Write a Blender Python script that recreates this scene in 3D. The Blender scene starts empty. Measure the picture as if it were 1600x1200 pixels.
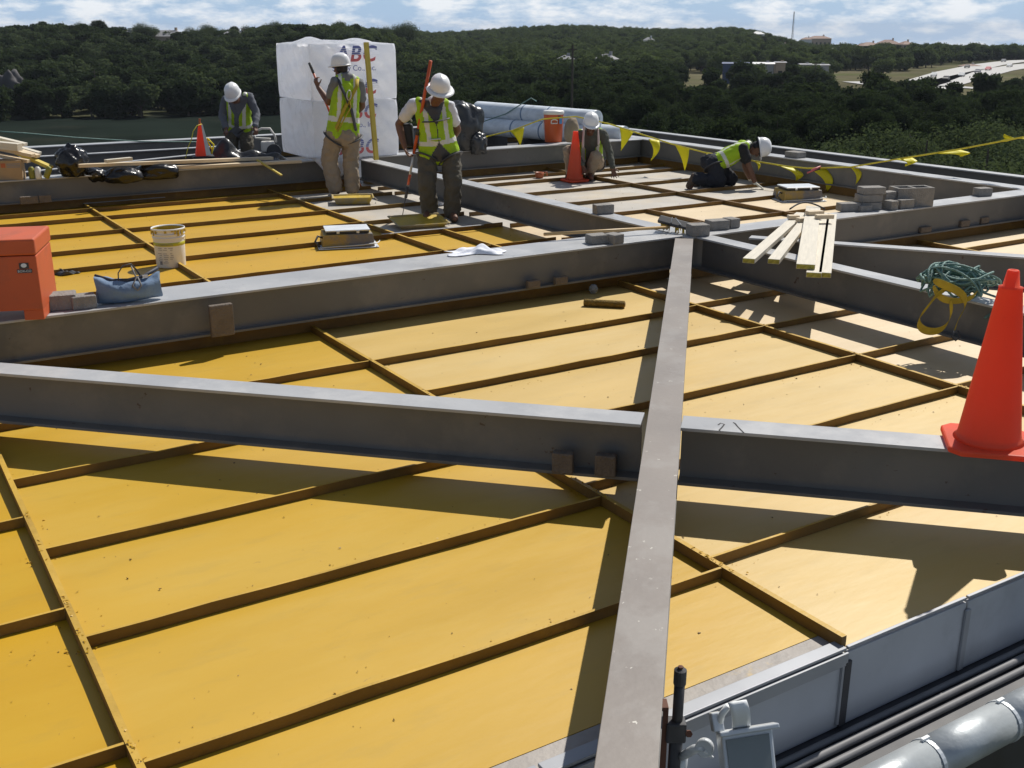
import bpy, bmesh, math, random
import numpy as np
from mathutils import Vector, Matrix, Euler, Quaternion
R = math.radians
random.seed(7)
rng = np.random.default_rng(7)
scene = bpy.context.scene

# ------------------------------------------------------------------ camera, sky, sun, exposure
F_PX, PITCH, CAM_H = 1680.0, math.atan(555 / 1680.0), 2.12
cam_d = bpy.data.cameras.new('camera')
cam_d.sensor_width = 36.0
cam_d.lens = 36.0 * F_PX / 1600.0
cam_d.clip_start = 0.05
cam_d.clip_end = 9000
cam = bpy.data.objects.new('camera', cam_d)
cam.location = (0, 0, CAM_H)
cam.rotation_euler = (math.pi / 2 - PITCH, 0, 0)
scene.collection.objects.link(cam)
scene.camera = cam

SUN_S = Vector((-0.47, -0.66, -1.0))            # direction the light travels
SUN_EL = math.atan2(1.0, math.hypot(SUN_S.x, SUN_S.y))
SUN_AZ = math.atan2(-SUN_S.x, -SUN_S.y)          # clockwise from +Y
world = bpy.data.worlds.new('World')
scene.world = world
world.use_nodes = True
wn, wl = world.node_tree.nodes, world.node_tree.links
wn.clear()
w_out = wn.new('ShaderNodeOutputWorld')
w_bg = wn.new('ShaderNodeBackground'); w_bg.inputs['Strength'].default_value = 0.06
w_sky = wn.new('ShaderNodeTexSky')
w_sky.sky_type = 'NISHITA'
w_sky.sun_disc = False
w_sky.sun_elevation = SUN_EL
w_sky.sun_rotation = SUN_AZ
w_sky.air_density = 1.0
w_sky.dust_density = 0.4
w_sky.ozone_density = 2.0
w_tc = wn.new('ShaderNodeTexCoord')
w_map = wn.new('ShaderNodeMapping'); w_map.inputs['Scale'].default_value = (13.0, 13.0, 42.0)
w_noise = wn.new('ShaderNodeTexNoise')
w_noise.inputs['Scale'].default_value = 1.6
w_noise.inputs['Detail'].default_value = 9.0
w_noise.inputs['Roughness'].default_value = 0.62
w_ramp = wn.new('ShaderNodeValToRGB')
w_ramp.color_ramp.elements[0].position = 0.44
w_ramp.color_ramp.elements[1].position = 0.62
w_ramp.color_ramp.elements[1].color = (0.85, 0.85, 0.85, 1)
w_mix = wn.new('ShaderNodeMix'); w_mix.data_type = 'RGBA'
w_mix.inputs['B'].default_value = (16.0, 16.3, 16.6, 1)
w_tint = wn.new('ShaderNodeMix'); w_tint.data_type = 'RGBA'; w_tint.blend_type = 'MULTIPLY'
w_tint.inputs['Factor'].default_value = 1.0
w_tint.inputs['B'].default_value = (0.95, 1.0, 1.05, 1)
wl.new(w_tc.outputs['Generated'], w_map.inputs['Vector'])
wl.new(w_map.outputs['Vector'], w_noise.inputs['Vector'])
wl.new(w_noise.outputs['Fac'], w_ramp.inputs['Fac'])
# the cumulus field is dense towards the horizon and thins out overhead
w_cov = wn.new('ShaderNodeMapRange'); w_cov.interpolation_type = 'SMOOTHSTEP'
w_cov.inputs['From Min'].default_value = 0.06; w_cov.inputs['From Max'].default_value = 0.5
w_cov.inputs['To Min'].default_value = 1.0; w_cov.inputs['To Max'].default_value = 0.3
w_sepc = wn.new('ShaderNodeSeparateXYZ'); wl.new(w_tc.outputs['Generated'], w_sepc.inputs['Vector'])
wl.new(w_sepc.outputs['Z'], w_cov.inputs['Value'])
w_mul = wn.new('ShaderNodeMath'); w_mul.operation = 'MULTIPLY'
wl.new(w_ramp.outputs['Color'], w_mul.inputs[0]); wl.new(w_cov.outputs['Result'], w_mul.inputs[1])
wl.new(w_mul.outputs[0], w_mix.inputs['Factor'])
wl.new(w_sky.outputs['Color'], w_tint.inputs['A'])
# pale blue haze towards the horizon, all round
w_sep = wn.new('ShaderNodeSeparateXYZ'); wl.new(w_tc.outputs['Generated'], w_sep.inputs['Vector'])
w_hz = wn.new('ShaderNodeMapRange'); w_hz.interpolation_type = 'SMOOTHSTEP'
w_hz.inputs['From Min'].default_value = -0.05; w_hz.inputs['From Max'].default_value = 0.22
w_hz.inputs['To Min'].default_value = 0.8; w_hz.inputs['To Max'].default_value = 0.0
wl.new(w_sep.outputs['Z'], w_hz.inputs['Value'])
w_hm = wn.new('ShaderNodeMix'); w_hm.data_type = 'RGBA'
w_hm.inputs['B'].default_value = (6.6, 10.4, 15.8, 1)
wl.new(w_hz.outputs['Result'], w_hm.inputs['Factor']); wl.new(w_tint.outputs['Result'], w_hm.inputs['A'])
wl.new(w_hm.outputs['Result'], w_mix.inputs['A'])
wl.new(w_mix.outputs['Result'], w_bg.inputs['Color'])
wl.new(w_bg.outputs['Background'], w_out.inputs['Surface'])

sun_d = bpy.data.lights.new('sun', 'SUN')
sun_d.energy = 4.9
sun_d.angle = R(0.53)
sun_d.color = (1.0, 0.955, 0.88)
sun = bpy.data.objects.new('sun', sun_d)
sun.rotation_euler = SUN_S.to_track_quat('-Z', 'Y').to_euler()
sun.location = (10, 15, 30)
scene.collection.objects.link(sun)

scene.view_settings.view_transform = 'Standard'
scene.view_settings.look = 'None'
scene.view_settings.exposure = 0.0
scene.view_settings.gamma = 1.0
scene.view_settings.use_curve_mapping = False
scene.render.engine = 'CYCLES'
scene.cycles.use_denoising = True
scene.cycles.max_bounces = 6

# ------------------------------------------------------------------ coordinates
# grid frame of the roof: a runs along the long joists, b across them, origin at the girder crossing
TH = R(32.0)
OX, OY = 1.5, 9.3
CA, SA = math.cos(TH), math.sin(TH)
def W(a, b, z=0.0):
    return Vector((OX + a * CA - b * SA, OY + a * SA + b * CA, z))
CP, SP = math.cos(PITCH), math.sin(PITCH)
def ray(x, y):
    u, v = (x - 800) / F_PX, -(y - 600) / F_PX
    return Vector((u, CP + v * SP, -SP + v * CP))
def on(x, y, z=0.0):                 # the point of the horizontal plane z seen along a sight line
    d = ray(x, y)
    return Vector((0, 0, CAM_H)) + d * ((z - CAM_H) / d.z)
def at(x, y, Y):                     # the point at ground distance Y seen along a sight line
    d = ray(x, y)
    return Vector((0, 0, CAM_H)) + d * (Y / d.y)
def ab(p):
    dx, dy = p.x - OX, p.y - OY
    return dx * CA + dy * SA, -dx * SA + dy * CA

# ------------------------------------------------------------------ objects
col = scene.collection
def tag(o, label=None, cat=None, group=None, kind=None):
    if label: o['label'] = label
    if cat: o['category'] = cat
    if group: o['group'] = group
    if kind: o['kind'] = kind
    return o
def empty(name, loc=(0, 0, 0), rz=0.0):
    o = bpy.data.objects.new(name, None)
    o.empty_display_size = 0.1
    o.location = loc
    o.rotation_euler = (0, 0, rz)
    col.objects.link(o)
    return o
def link(name, me, mats=None, parent=None, loc=None, rz=0.0, bevel=0.0, smooth=False):
    if mats is not None and len(me.materials) == 0:
        for m in (mats if isinstance(mats, (list, tuple)) else [mats]):
            me.materials.append(m)
    if smooth:
        me.polygons.foreach_set('use_smooth', [True] * len(me.polygons))
    o = bpy.data.objects.new(name, me)
    col.objects.link(o)
    if loc is not None: o.location = loc
    o.rotation_euler = (0, 0, rz)
    if parent is not None: o.parent = parent
    if bevel > 0:
        b = o.modifiers.new('bevel', 'BEVEL')
        b.width = bevel; b.segments = 2; b.limit_method = 'ANGLE'; b.angle_limit = R(40)
        b.harden_normals = False
    return o
def copy_tree(o, parent=None):
    c = o.copy()
    col.objects.link(c)
    c.parent = parent
    for ch in o.children:
        copy_tree(ch, c)
    return c

class MB:
    """collects shapes for one mesh"""
    def __init__(self):
        self.v, self.f, self.m = [], [], []
    def add(self, vs, fs, mi=0):
        o = len(self.v)
        self.v += [tuple(p) for p in vs]
        self.f += [tuple(i + o for i in f) for f in fs]
        self.m += [mi] * len(fs)
        return self
    def box(self, c, s, M=None, mi=0, taper=1.0):
        hx, hy, hz = s[0] / 2, s[1] / 2, s[2] / 2
        vs = []
        for z, t in ((-hz, 1.0), (hz, taper)):
            for x, y in ((-hx, -hy), (hx, -hy), (hx, hy), (-hx, hy)):
                p = Vector((x * t, y * t, z))
                if M is not None: p = M @ p
                vs.append(p + Vector(c))
        return self.add(vs, [(3, 2, 1, 0), (4, 5, 6, 7), (0, 1, 5, 4), (1, 2, 6, 5), (2, 3, 7, 6), (3, 0, 4, 7)], mi)
    def tube(self, pts, r, n=8, mi=0, cap=True, closed=False, flat=None):
        pts = [Vector(p) for p in pts]
        N = len(pts)
        rr = r if isinstance(r, (list, tuple)) else [r] * N
        o = len(self.v)
        up = None
        vs = []
        for i, p in enumerate(pts):
            if closed:
                t = pts[(i + 1) % N] - pts[i - 1]
            else:
                t = pts[min(i + 1, N - 1)] - pts[max(i - 1, 0)]
            t.normalize()
            if up is None:
                up = Vector((0, 0, 1)) if abs(t.z) < 0.9 else Vector((1, 0, 0))
            s = t.cross(up)
            if s.length < 1e-5: s = t.cross(Vector((1, 0.3, 0)))
            s.normalize()
            u = s.cross(t); u.normalize(); up = u
            for k in range(n):
                a = 2 * math.pi * k / n
                w = rr[i] if flat is None else rr[i] * flat
                vs.append(p + s * math.cos(a) * rr[i] + u * math.sin(a) * w)
        fs = []
        for i in range(N if closed else N - 1):
            j = (i + 1) % N
            for k in range(n):
                k2 = (k + 1) % n
                fs.append((i * n + k, i * n + k2, j * n + k2, j * n + k))
        if cap and not closed:
            fs.append(tuple(range(n))[::-1])
            fs.append(tuple((N - 1) * n + k for k in range(n)))
        return self.add(vs, fs, mi)
    def lathe(self, prof, n=24, c=(0, 0, 0), M=None, mi=0, sx=1.0, sy=1.0, cap=True):
        vs = []
        for r, z in prof:
            for k in range(n):
                a = 2 * math.pi * k / n
                p = Vector((r * math.cos(a) * sx, r * math.sin(a) * sy, z))
                if M is not None: p = M @ p
                vs.append(p + Vector(c))
        fs = []
        for i in range(len(prof) - 1):
            for k in range(n):
                k2 = (k + 1) % n
                fs.append((i * n + k, i * n + k2, (i + 1) * n + k2, (i + 1) * n + k))
        if cap and prof[0][0] > 1e-6: fs.append(tuple(range(n))[::-1])
        if cap and prof[-1][0] > 1e-6: fs.append(tuple((len(prof) - 1) * n + k for k in range(n)))
        return self.add(vs, fs, mi)
    def prism(self, poly, z0, z1, M=None, mi=0):
        n = len(poly)
        vs = []
        for z in (z0, z1):
            for x, y in poly:
                p = Vector((x, y, z))
                if M is not None: p = M @ p
                vs.append(p)
        fs = [tuple(range(n))[::-1], tuple(n + k for k in range(n))]
        for k in range(n):
            fs.append((k, (k + 1) % n, n + (k + 1) % n, n + k))
        return self.add(vs, fs, mi)
    def grid(self, fn, nu, nv, mi=0):
        vs = [fn(i / nu, j / nv) for j in range(nv + 1) for i in range(nu + 1)]
        fs = [(j * (nu + 1) + i, j * (nu + 1) + i + 1, (j + 1) * (nu + 1) + i + 1, (j + 1) * (nu + 1) + i)
              for j in range(nv) for i in range(nu)]
        return self.add(vs, fs, mi)
    def mesh(self, name):
        me = bpy.data.meshes.new(name)
        me.from_pydata(self.v, [], self.f)
        me.polygons.foreach_set('material_index', self.m)
        me.update()
        return me
    def build(self, name, mats, parent=None, loc=None, rz=0.0, bevel=0.0, smooth=False):
        return link(name, self.mesh(name), mats, parent, loc, rz, bevel, smooth)

def box_obj(name, c, s, mat, parent=None, rz=0.0, bevel=0.0):
    return MB().box((0, 0, 0), s).build(name, mat, parent, c, rz, bevel)

# ------------------------------------------------------------------ materials
def mat(name, c, rough=0.6, metal=0.0, var=0.12, scale=6.0, bump=0.0, bscale=40.0, dirt=None, dirt_amt=0.5,
        dirt_scale=3.0, dirt_pos=0.55, spec=0.5, coat=0.0, stretch=(1, 1, 1), trans=0.0, coords='Object', sheen=0.0,
        speck=None, speck_scale=120.0, speck_pos=0.72, grid=None, scuff=None):
    m = bpy.data.materials.new(name)
    m.use_nodes = True
    nt = m.node_tree
    N, L = nt.nodes, nt.links
    b = N['Principled BSDF']
    b.inputs['Roughness'].default_value = rough
    b.inputs['Metallic'].default_value = metal
    b.inputs['Specular IOR Level'].default_value = spec
    b.inputs['Coat Weight'].default_value = coat
    if trans: b.inputs['Transmission Weight'].default_value = trans
    tc = N.new('ShaderNodeTexCoord')
    mp = N.new('ShaderNodeMapping'); mp.inputs['Scale'].default_value = stretch
    if grid:
        mp.vector_type = 'TEXTURE'; mp.inputs['Rotation'].default_value = (0, 0, R(32.0)); mp.inputs['Scale'].default_value = grid
    if coords == 'World':
        g = N.new('ShaderNodeNewGeometry'); L.new(g.outputs['Position'], mp.inputs['Vector'])
    else:
        L.new(tc.outputs[coords], mp.inputs['Vector'])
    n1 = N.new('ShaderNodeTexNoise'); n1.inputs['Scale'].default_value = scale
    n1.inputs['Detail'].default_value = 5.0
    L.new(mp.outputs['Vector'], n1.inputs['Vector'])
    r1 = N.new('ShaderNodeValToRGB')
    e = r1.color_ramp.elements
    e[0].position = 0.3; e[1].position = 0.7
    e[0].color = tuple(x * (1 - var) for x in c) + (1,)
    e[1].color = tuple(min(1, x * (1 + var)) for x in c) + (1,)
    L.new(n1.outputs['Fac'], r1.inputs['Fac'])
    outc = r1.outputs['Color']
    def over(color, sc, pos, amt, outc, width=0.12):
        n2 = N.new('ShaderNodeTexNoise'); n2.inputs['Scale'].default_value = sc
        n2.inputs['Detail'].default_value = 7.0; n2.inputs['Roughness'].default_value = 0.65
        L.new(mp.outputs['Vector'], n2.inputs['Vector'])
        r2 = N.new('ShaderNodeValToRGB')
        r2.color_ramp.elements[0].position = pos
        r2.color_ramp.elements[1].position = min(1.0, pos + width)
        r2.color_ramp.elements[1].color = (amt, amt, amt, 1)
        L.new(n2.outputs['Fac'], r2.inputs['Fac'])
        mx = N.new('ShaderNodeMix'); mx.data_type = 'RGBA'
        mx.inputs['B'].default_value = tuple(color) + (1,)
        L.new(r2.outputs['Color'], mx.inputs['Factor'])
        L.new(outc, mx.inputs['A'])
        return mx.outputs['Result']
    if dirt: outc = over(dirt, dirt_scale, dirt_pos, dirt_amt, outc)
    if scuff: outc = over(scuff, 4.3, 0.545, 0.18, outc, 0.10)
    if speck: outc = over(speck, speck_scale, speck_pos, 1.0, outc, 0.02)
    L.new(outc, b.inputs['Base Color'])
    rr = N.new('ShaderNodeMapRange')
    rr.inputs['To Min'].default_value = max(0.02, rough - 0.12); rr.inputs['To Max'].default_value = min(1, rough + 0.12)
    L.new(n1.outputs['Fac'], rr.inputs['Value']); L.new(rr.outputs['Result'], b.inputs['Roughness'])
    if bump > 0:
        n3 = N.new('ShaderNodeTexNoise'); n3.inputs['Scale'].default_value = bscale
        n3.inputs['Detail'].default_value = 6.0
        L.new(mp.outputs['Vector'], n3.inputs['Vector'])
        bp = N.new('ShaderNodeBump'); bp.inputs['Strength'].default_value = bump
        bp.inputs['Distance'].default_value = 0.02
        L.new(n3.outputs['Fac'], bp.inputs['Height']); L.new(bp.outputs['Normal'], b.inputs['Normal'])
    return m

M = {}
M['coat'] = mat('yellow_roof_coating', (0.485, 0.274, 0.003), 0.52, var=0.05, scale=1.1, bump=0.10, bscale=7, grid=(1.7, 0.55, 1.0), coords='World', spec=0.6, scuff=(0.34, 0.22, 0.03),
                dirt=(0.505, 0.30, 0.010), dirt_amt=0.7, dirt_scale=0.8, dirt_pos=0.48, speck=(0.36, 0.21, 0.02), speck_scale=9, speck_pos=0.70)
M['coat_glare_low'] = mat('yellow_coating_glare_low', (0.51, 0.305, 0.018), 0.50, var=0.05, scale=1.1, bump=0.10, bscale=7, grid=(1.7, 0.55, 1.0), coords='World', spec=0.72, scuff=(0.36, 0.24, 0.04),
                    dirt=(0.53, 0.335, 0.038), dirt_amt=0.7, dirt_scale=0.8, dirt_pos=0.48, speck=(0.37, 0.22, 0.03), speck_scale=9, speck_pos=0.70)  # same coating, a little glare painted into its base colour
M['coat_glare_mid'] = mat('yellow_coating_glare_mid', (0.555, 0.375, 0.105), 0.50, var=0.05, scale=1.1, bump=0.10, bscale=7, grid=(1.7, 0.55, 1.0), coords='World', spec=0.8, scuff=(0.40, 0.29, 0.10),
                    dirt=(0.58, 0.415, 0.15), dirt_amt=0.7, dirt_scale=0.8, dirt_pos=0.48, speck=(0.38, 0.24, 0.06), speck_scale=9, speck_pos=0.70)  # same coating, paler again to carry more painted glare
M['coat_thin_glare'] = mat('thin_coating_glare', (0.62, 0.475, 0.275), 0.50, var=0.05, scale=1.5, bump=0.14, bscale=8, grid=(1.7, 0.55, 1.0), coords='World', spec=0.8, scuff=(0.46, 0.35, 0.20),
                     dirt=(0.64, 0.505, 0.315), dirt_amt=0.7, dirt_scale=0.8, dirt_pos=0.48, speck=(0.42, 0.30, 0.15), speck_scale=11, speck_pos=0.70)  # thin coat, paled further with glare put into its colour
M['bare'] = mat('bare_deck_board', (0.43, 0.395, 0.34), 0.6, var=0.13, scale=2.2, bump=0.15, bscale=14, coords='World',
                dirt=(0.50, 0.40, 0.26), dirt_amt=0.6, dirt_scale=0.8, dirt_pos=0.52, speck=(0.16, 0.11, 0.07), speck_scale=40, speck_pos=0.70)
M['rib_side'] = mat('shaded_joist_side', (0.16, 0.086, 0.016), 0.6, var=0.25, scale=3, bump=0.2, bscale=30, coords='World', dirt=(0.24, 0.14, 0.02), dirt_amt=0.6, dirt_scale=4)  # joist coat darkened to paint shade onto the side faces
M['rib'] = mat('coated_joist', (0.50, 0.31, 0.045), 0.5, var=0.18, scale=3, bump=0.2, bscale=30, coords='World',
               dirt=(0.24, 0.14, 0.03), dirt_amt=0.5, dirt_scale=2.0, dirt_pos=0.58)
M['rib_bare'] = mat('rusty_joist', (0.20, 0.105, 0.035), 0.6, var=0.2, scale=3, bump=0.2, bscale=30, coords='World',
                    dirt=(0.42, 0.27, 0.05), dirt_amt=0.7, dirt_scale=2.5, dirt_pos=0.5)
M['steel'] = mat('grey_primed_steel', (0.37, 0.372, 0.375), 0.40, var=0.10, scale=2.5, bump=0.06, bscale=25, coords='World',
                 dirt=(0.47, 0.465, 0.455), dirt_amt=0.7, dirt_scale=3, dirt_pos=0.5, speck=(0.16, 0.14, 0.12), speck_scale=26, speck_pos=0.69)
M['steel_web'] = mat('shaded_primed_web', (0.138, 0.136, 0.131), 0.6, var=0.2, scale=1.2, bump=0.06, bscale=25, coords='World',
                     dirt=(0.185, 0.175, 0.16), dirt_amt=0.8, dirt_scale=2.2, dirt_pos=0.5, speck=(0.09, 0.065, 0.05), speck_scale=12, speck_pos=0.67)  # flange primer darkened to paint in the beams' shaded sides
M['steel_tan'] = mat('tan_primed_steel', (0.225, 0.195, 0.170), 0.50, var=0.06, scale=2.5, bump=0.06, bscale=30, coords='World',
                     dirt=(0.275, 0.25, 0.225), dirt_amt=0.7, dirt_scale=3, dirt_pos=0.5, speck=(0.58, 0.55, 0.48), speck_scale=22, speck_pos=0.665)
M['concrete'] = mat('concrete_block', (0.24, 0.225, 0.205), 0.9, var=0.15, scale=14, bump=0.6, bscale=70)
M['brown_block'] = mat('brown_paver', (0.15, 0.122, 0.098), 0.9, var=0.15, scale=14, bump=0.6, bscale=70)
M['edge_bare'] = mat('scraped_edge', (0.33, 0.30, 0.27), 0.6, var=0.2, scale=5, bump=0.3, bscale=25, coords='World',
                     dirt=(0.62, 0.40, 0.05), dirt_amt=1.0, dirt_scale=2.6, dirt_pos=0.56)
M['zinc'] = mat('galvanised_trim', (0.33, 0.34, 0.36), 0.45, metal=0.25, var=0.06, scale=4)
M['fascia'] = mat('grey_fascia_paint', (0.45, 0.465, 0.49), 0.5, var=0.08, scale=3, coords='World', dirt=(0.33, 0.34, 0.355), dirt_amt=0.5, dirt_scale=2)
M['dark'] = mat('dark_metal', (0.045, 0.045, 0.05), 0.55, var=0.2)
M['rubber'] = mat('black_rubber', (0.02, 0.02, 0.022), 0.6)
M['duct'] = mat('white_duct_jacket', (0.40, 0.43, 0.445), 0.42, metal=0.25, var=0.12, scale=6, bump=0.35, bscale=9)
M['orange_cone'] = mat('orange_pvc', (0.90, 0.15, 0.065), 0.45, var=0.05, scale=5, spec=0.4, dirt=(0.55, 0.10, 0.05), dirt_amt=0.5, dirt_scale=6, dirt_pos=0.6)
M['orange_box'] = mat('orange_steel_paint', (0.50, 0.095, 0.030), 0.5, var=0.06, scale=4, dirt=(0.35, 0.09, 0.04), dirt_amt=0.5, dirt_scale=5)
M['orange_cooler'] = mat('orange_cooler_plastic', (0.56, 0.10, 0.025), 0.4, var=0.05)
M['white_plastic'] = mat('white_plastic', (0.74, 0.73, 0.70), 0.4, var=0.04, scale=5, dirt=(0.5, 0.42, 0.25), dirt_amt=0.45, dirt_scale=9, dirt_pos=0.62)
M['yellow_drip'] = mat('dried_yellow_coating', (0.50, 0.34, 0.03), 0.5, var=0.15, scale=10, bump=0.3, bscale=40)
M['pail_band'] = mat('pail_print_band', (0.48, 0.47, 0.03), 0.45)
M['print'] = mat('grey_print', (0.22, 0.22, 0.24), 0.6)
M['blue_cloth'] = mat('blue_canvas', (0.16, 0.24, 0.36), 0.75, var=0.15, scale=6, bump=0.5, bscale=16)
M['navy'] = mat('navy_trim', (0.025, 0.03, 0.05), 0.6)
M['strap_grey'] = mat('grey_webbing', (0.20, 0.19, 0.18), 0.8)
M['wood'] = mat('sawn_lumber', (0.62, 0.50, 0.34), 0.7, var=0.14, scale=4, stretch=(1, 12, 12), bump=0.2, bscale=20)
M['wood_white'] = mat('sun_bleached_lumber', (0.60, 0.55, 0.45), 0.65, var=0.10, scale=4, stretch=(1, 12, 12), bump=0.2, bscale=20, dirt=(0.52, 0.44, 0.30), dirt_amt=0.5, dirt_scale=6, dirt_pos=0.6)
M['wood_end'] = mat('painted_lumber_end', (0.34, 0.30, 0.05), 0.8, var=0.35, scale=40)
M['wood_yellow'] = mat('yellow_lumber', (0.52, 0.40, 0.07), 0.7, var=0.12, scale=4, stretch=(8, 8, 1))
M['rope'] = mat('teal_rope', (0.14, 0.25, 0.22), 0.6, var=0.25, scale=30, bump=0.5, bscale=120)
M['harness_yellow'] = mat('yellow_webbing', (0.42, 0.30, 0.02), 0.7, var=0.2, scale=12)
M['flag'] = mat('yellow_pennant', (0.82, 0.74, 0.02), 0.45, var=0.05, scale=4)
M['flag_rope'] = mat('yellow_pennant_tape', (0.66, 0.55, 0.04), 0.6)
M['white_rag'] = mat('white_cloth', (0.72, 0.74, 0.80), 0.85, var=0.05, bump=0.4, bscale=20)
M['wrap'] = mat('white_shrink_wrap', (0.86, 0.87, 0.90), 0.28, var=0.06, scale=3, bump=1.0, bscale=11, spec=0.6)
M['roll'] = mat('pale_blue_membrane', (0.66, 0.71, 0.76), 0.45, var=0.12, scale=2.2, stretch=(0.6, 5, 5), bump=0.1)
M['bag_black'] = mat('black_trash_bag', (0.012, 0.012, 0.013), 0.22, var=0.1, bump=0.8, bscale=9)
M['bag_grey'] = mat('grey_plastic_sheet', (0.034, 0.036, 0.038), 0.30, var=0.1, bump=1.0, bscale=7)
M['cardboard'] = mat('cardboard', (0.36, 0.25, 0.14), 0.85, var=0.08)
M['green_box'] = mat('olive_can', (0.24, 0.23, 0.03), 0.5)
M['skin'] = mat('skin', (0.145, 0.066, 0.038), 0.55, var=0.08, scale=15)
M['hair'] = mat('dark_hair', (0.012, 0.009, 0.008), 0.6)
M['vest'] = mat('lime_vest_mesh', (0.40, 0.62, 0.012), 0.7, var=0.10, scale=9, bump=0.4, bscale=28)
M['vest_silver'] = mat('reflective_tape', (0.62, 0.62, 0.56), 0.4, var=0.05)
M['shirt_grey'] = mat('grey_tshirt', (0.16, 0.165, 0.17), 0.9, var=0.1, bump=0.4, bscale=25)
M['shirt_white'] = mat('white_tshirt', (0.62, 0.63, 0.68), 0.9, var=0.06, bump=0.4, bscale=25)
M['shirt_olive'] = mat('olive_long_sleeve', (0.085, 0.088, 0.07), 0.9, var=0.12, bump=0.4, bscale=25)
M['shirt_slate'] = mat('slate_long_sleeve', (0.11, 0.12, 0.14), 0.9, var=0.12, bump=0.4, bscale=25)
M['shirt_black'] = mat('black_tshirt', (0.016, 0.016, 0.018), 0.9, var=0.12, bump=0.4, bscale=25)
M['khaki'] = mat('khaki_trousers', (0.30, 0.235, 0.165), 0.9, var=0.10, scale=8, bump=0.5, bscale=18)
M['olive_trousers'] = mat('olive_trousers', (0.088, 0.078, 0.058), 0.9, var=0.12, scale=8, bump=0.5, bscale=18)
M['navy_trousers'] = mat('dark_trousers', (0.02, 0.022, 0.03), 0.9, var=0.12, scale=8, bump=0.5, bscale=18)
M['helmet'] = mat('white_hard_hat', (0.78, 0.78, 0.78), 0.28, var=0.02, spec=0.5)
M['boot'] = mat('brown_boot', (0.09, 0.06, 0.04), 0.7, var=0.2)
M['pole_orange'] = mat('orange_pole', (0.58, 0.10, 0.025), 0.4)
M['pole_steel'] = mat('pole_steel', (0.55, 0.54, 0.52), 0.35, metal=0.5)
M['pole_wood'] = mat('broom_pole', (0.50, 0.33, 0.14), 0.5, var=0.1)
M['towel'] = mat('pink_towel', (0.56, 0.44, 0.40), 0.95, var=0.06, bump=0.5, bscale=40)
M['glove'] = mat('work_glove', (0.60, 0.58, 0.50), 0.9)
M['nap'] = mat('coated_roller_nap', (0.20, 0.125, 0.02), 0.9, var=0.25, scale=40, bump=0.8, bscale=90)
M['sleeve_clear'] = mat('clear_plastic', (0.55, 0.58, 0.6), 0.1, trans=0.7)
M['lid_white'] = mat('drain_lid', (0.66, 0.70, 0.75), 0.35, var=0.05)
M['tray'] = mat('dirty_tray', (0.34, 0.27, 0.14), 0.6, var=0.15, scale=8, dirt=(0.45, 0.31, 0.03), dirt_amt=0.9, dirt_scale=6, dirt_pos=0.5)
M['curb'] = mat('coated_curb', (0.36, 0.25, 0.06), 0.55, var=0.15, scale=6, bump=0.2, dirt=(0.14, 0.15, 0.18), dirt_amt=0.9, dirt_scale=3, dirt_pos=0.48)
M['blue_print'] = mat('blue_print', (0.16, 0.19, 0.46), 0.5)
M['red_print'] = mat('red_print', (0.60, 0.14, 0.15), 0.5)
M['red_cup'] = mat('rust_orange_plastic', (0.40, 0.11, 0.04), 0.5)
M['blue_sticker'] = mat('blue_sticker', (0.10, 0.30, 0.60), 0.4)
M['alu'] = mat('cast_aluminium', (0.60, 0.63, 0.65), 0.4, metal=0.3, var=0.06)
M['white_metal'] = mat('white_bracket', (0.80, 0.82, 0.82), 0.35)
M['glass_grey'] = mat('lamp_glass', (0.22, 0.25, 0.25), 0.12, var=0.05)
M['rust'] = mat('rusty_bolt', (0.12, 0.05, 0.03), 0.8)
M['handle_white'] = mat('worn_white_handle', (0.60, 0.58, 0.54), 0.5)


def make_translucent(m, col_, fac):
    N, L = m.node_tree.nodes, m.node_tree.links
    tr = N.new('ShaderNodeBsdfTranslucent'); tr.inputs['Color'].default_value = tuple(col_) + (1,)
    mx = N.new('ShaderNodeMixShader'); mx.inputs[0].default_value = fac
    L.new(N['Principled BSDF'].outputs[0], mx.inputs[1]); L.new(tr.outputs[0], mx.inputs[2])
    L.new(mx.outputs[0], N['Material Output'].inputs['Surface'])
make_translucent(M['wrap'], (0.92, 0.93, 0.96), 0.55)
make_translucent(M['orange_cone'], (0.95, 0.13, 0.05), 0.48)
make_translucent(M['flag'], (0.85, 0.78, 0.02), 0.35)
make_translucent(M['vest'], (0.45, 0.70, 0.02), 0.2)

# ------------------------------------------------------------------ the roof: deck panels, joists, girders
deck = MB().prism([tuple(W(*q).xy) for q in ((-16, -4.86), (9.2, -4.86), (9.2, 15.0), (-16, 15.0))], -0.27, -0.03).build('roof_deck', M['dark'])
tag(deck, kind='structure')

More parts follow.
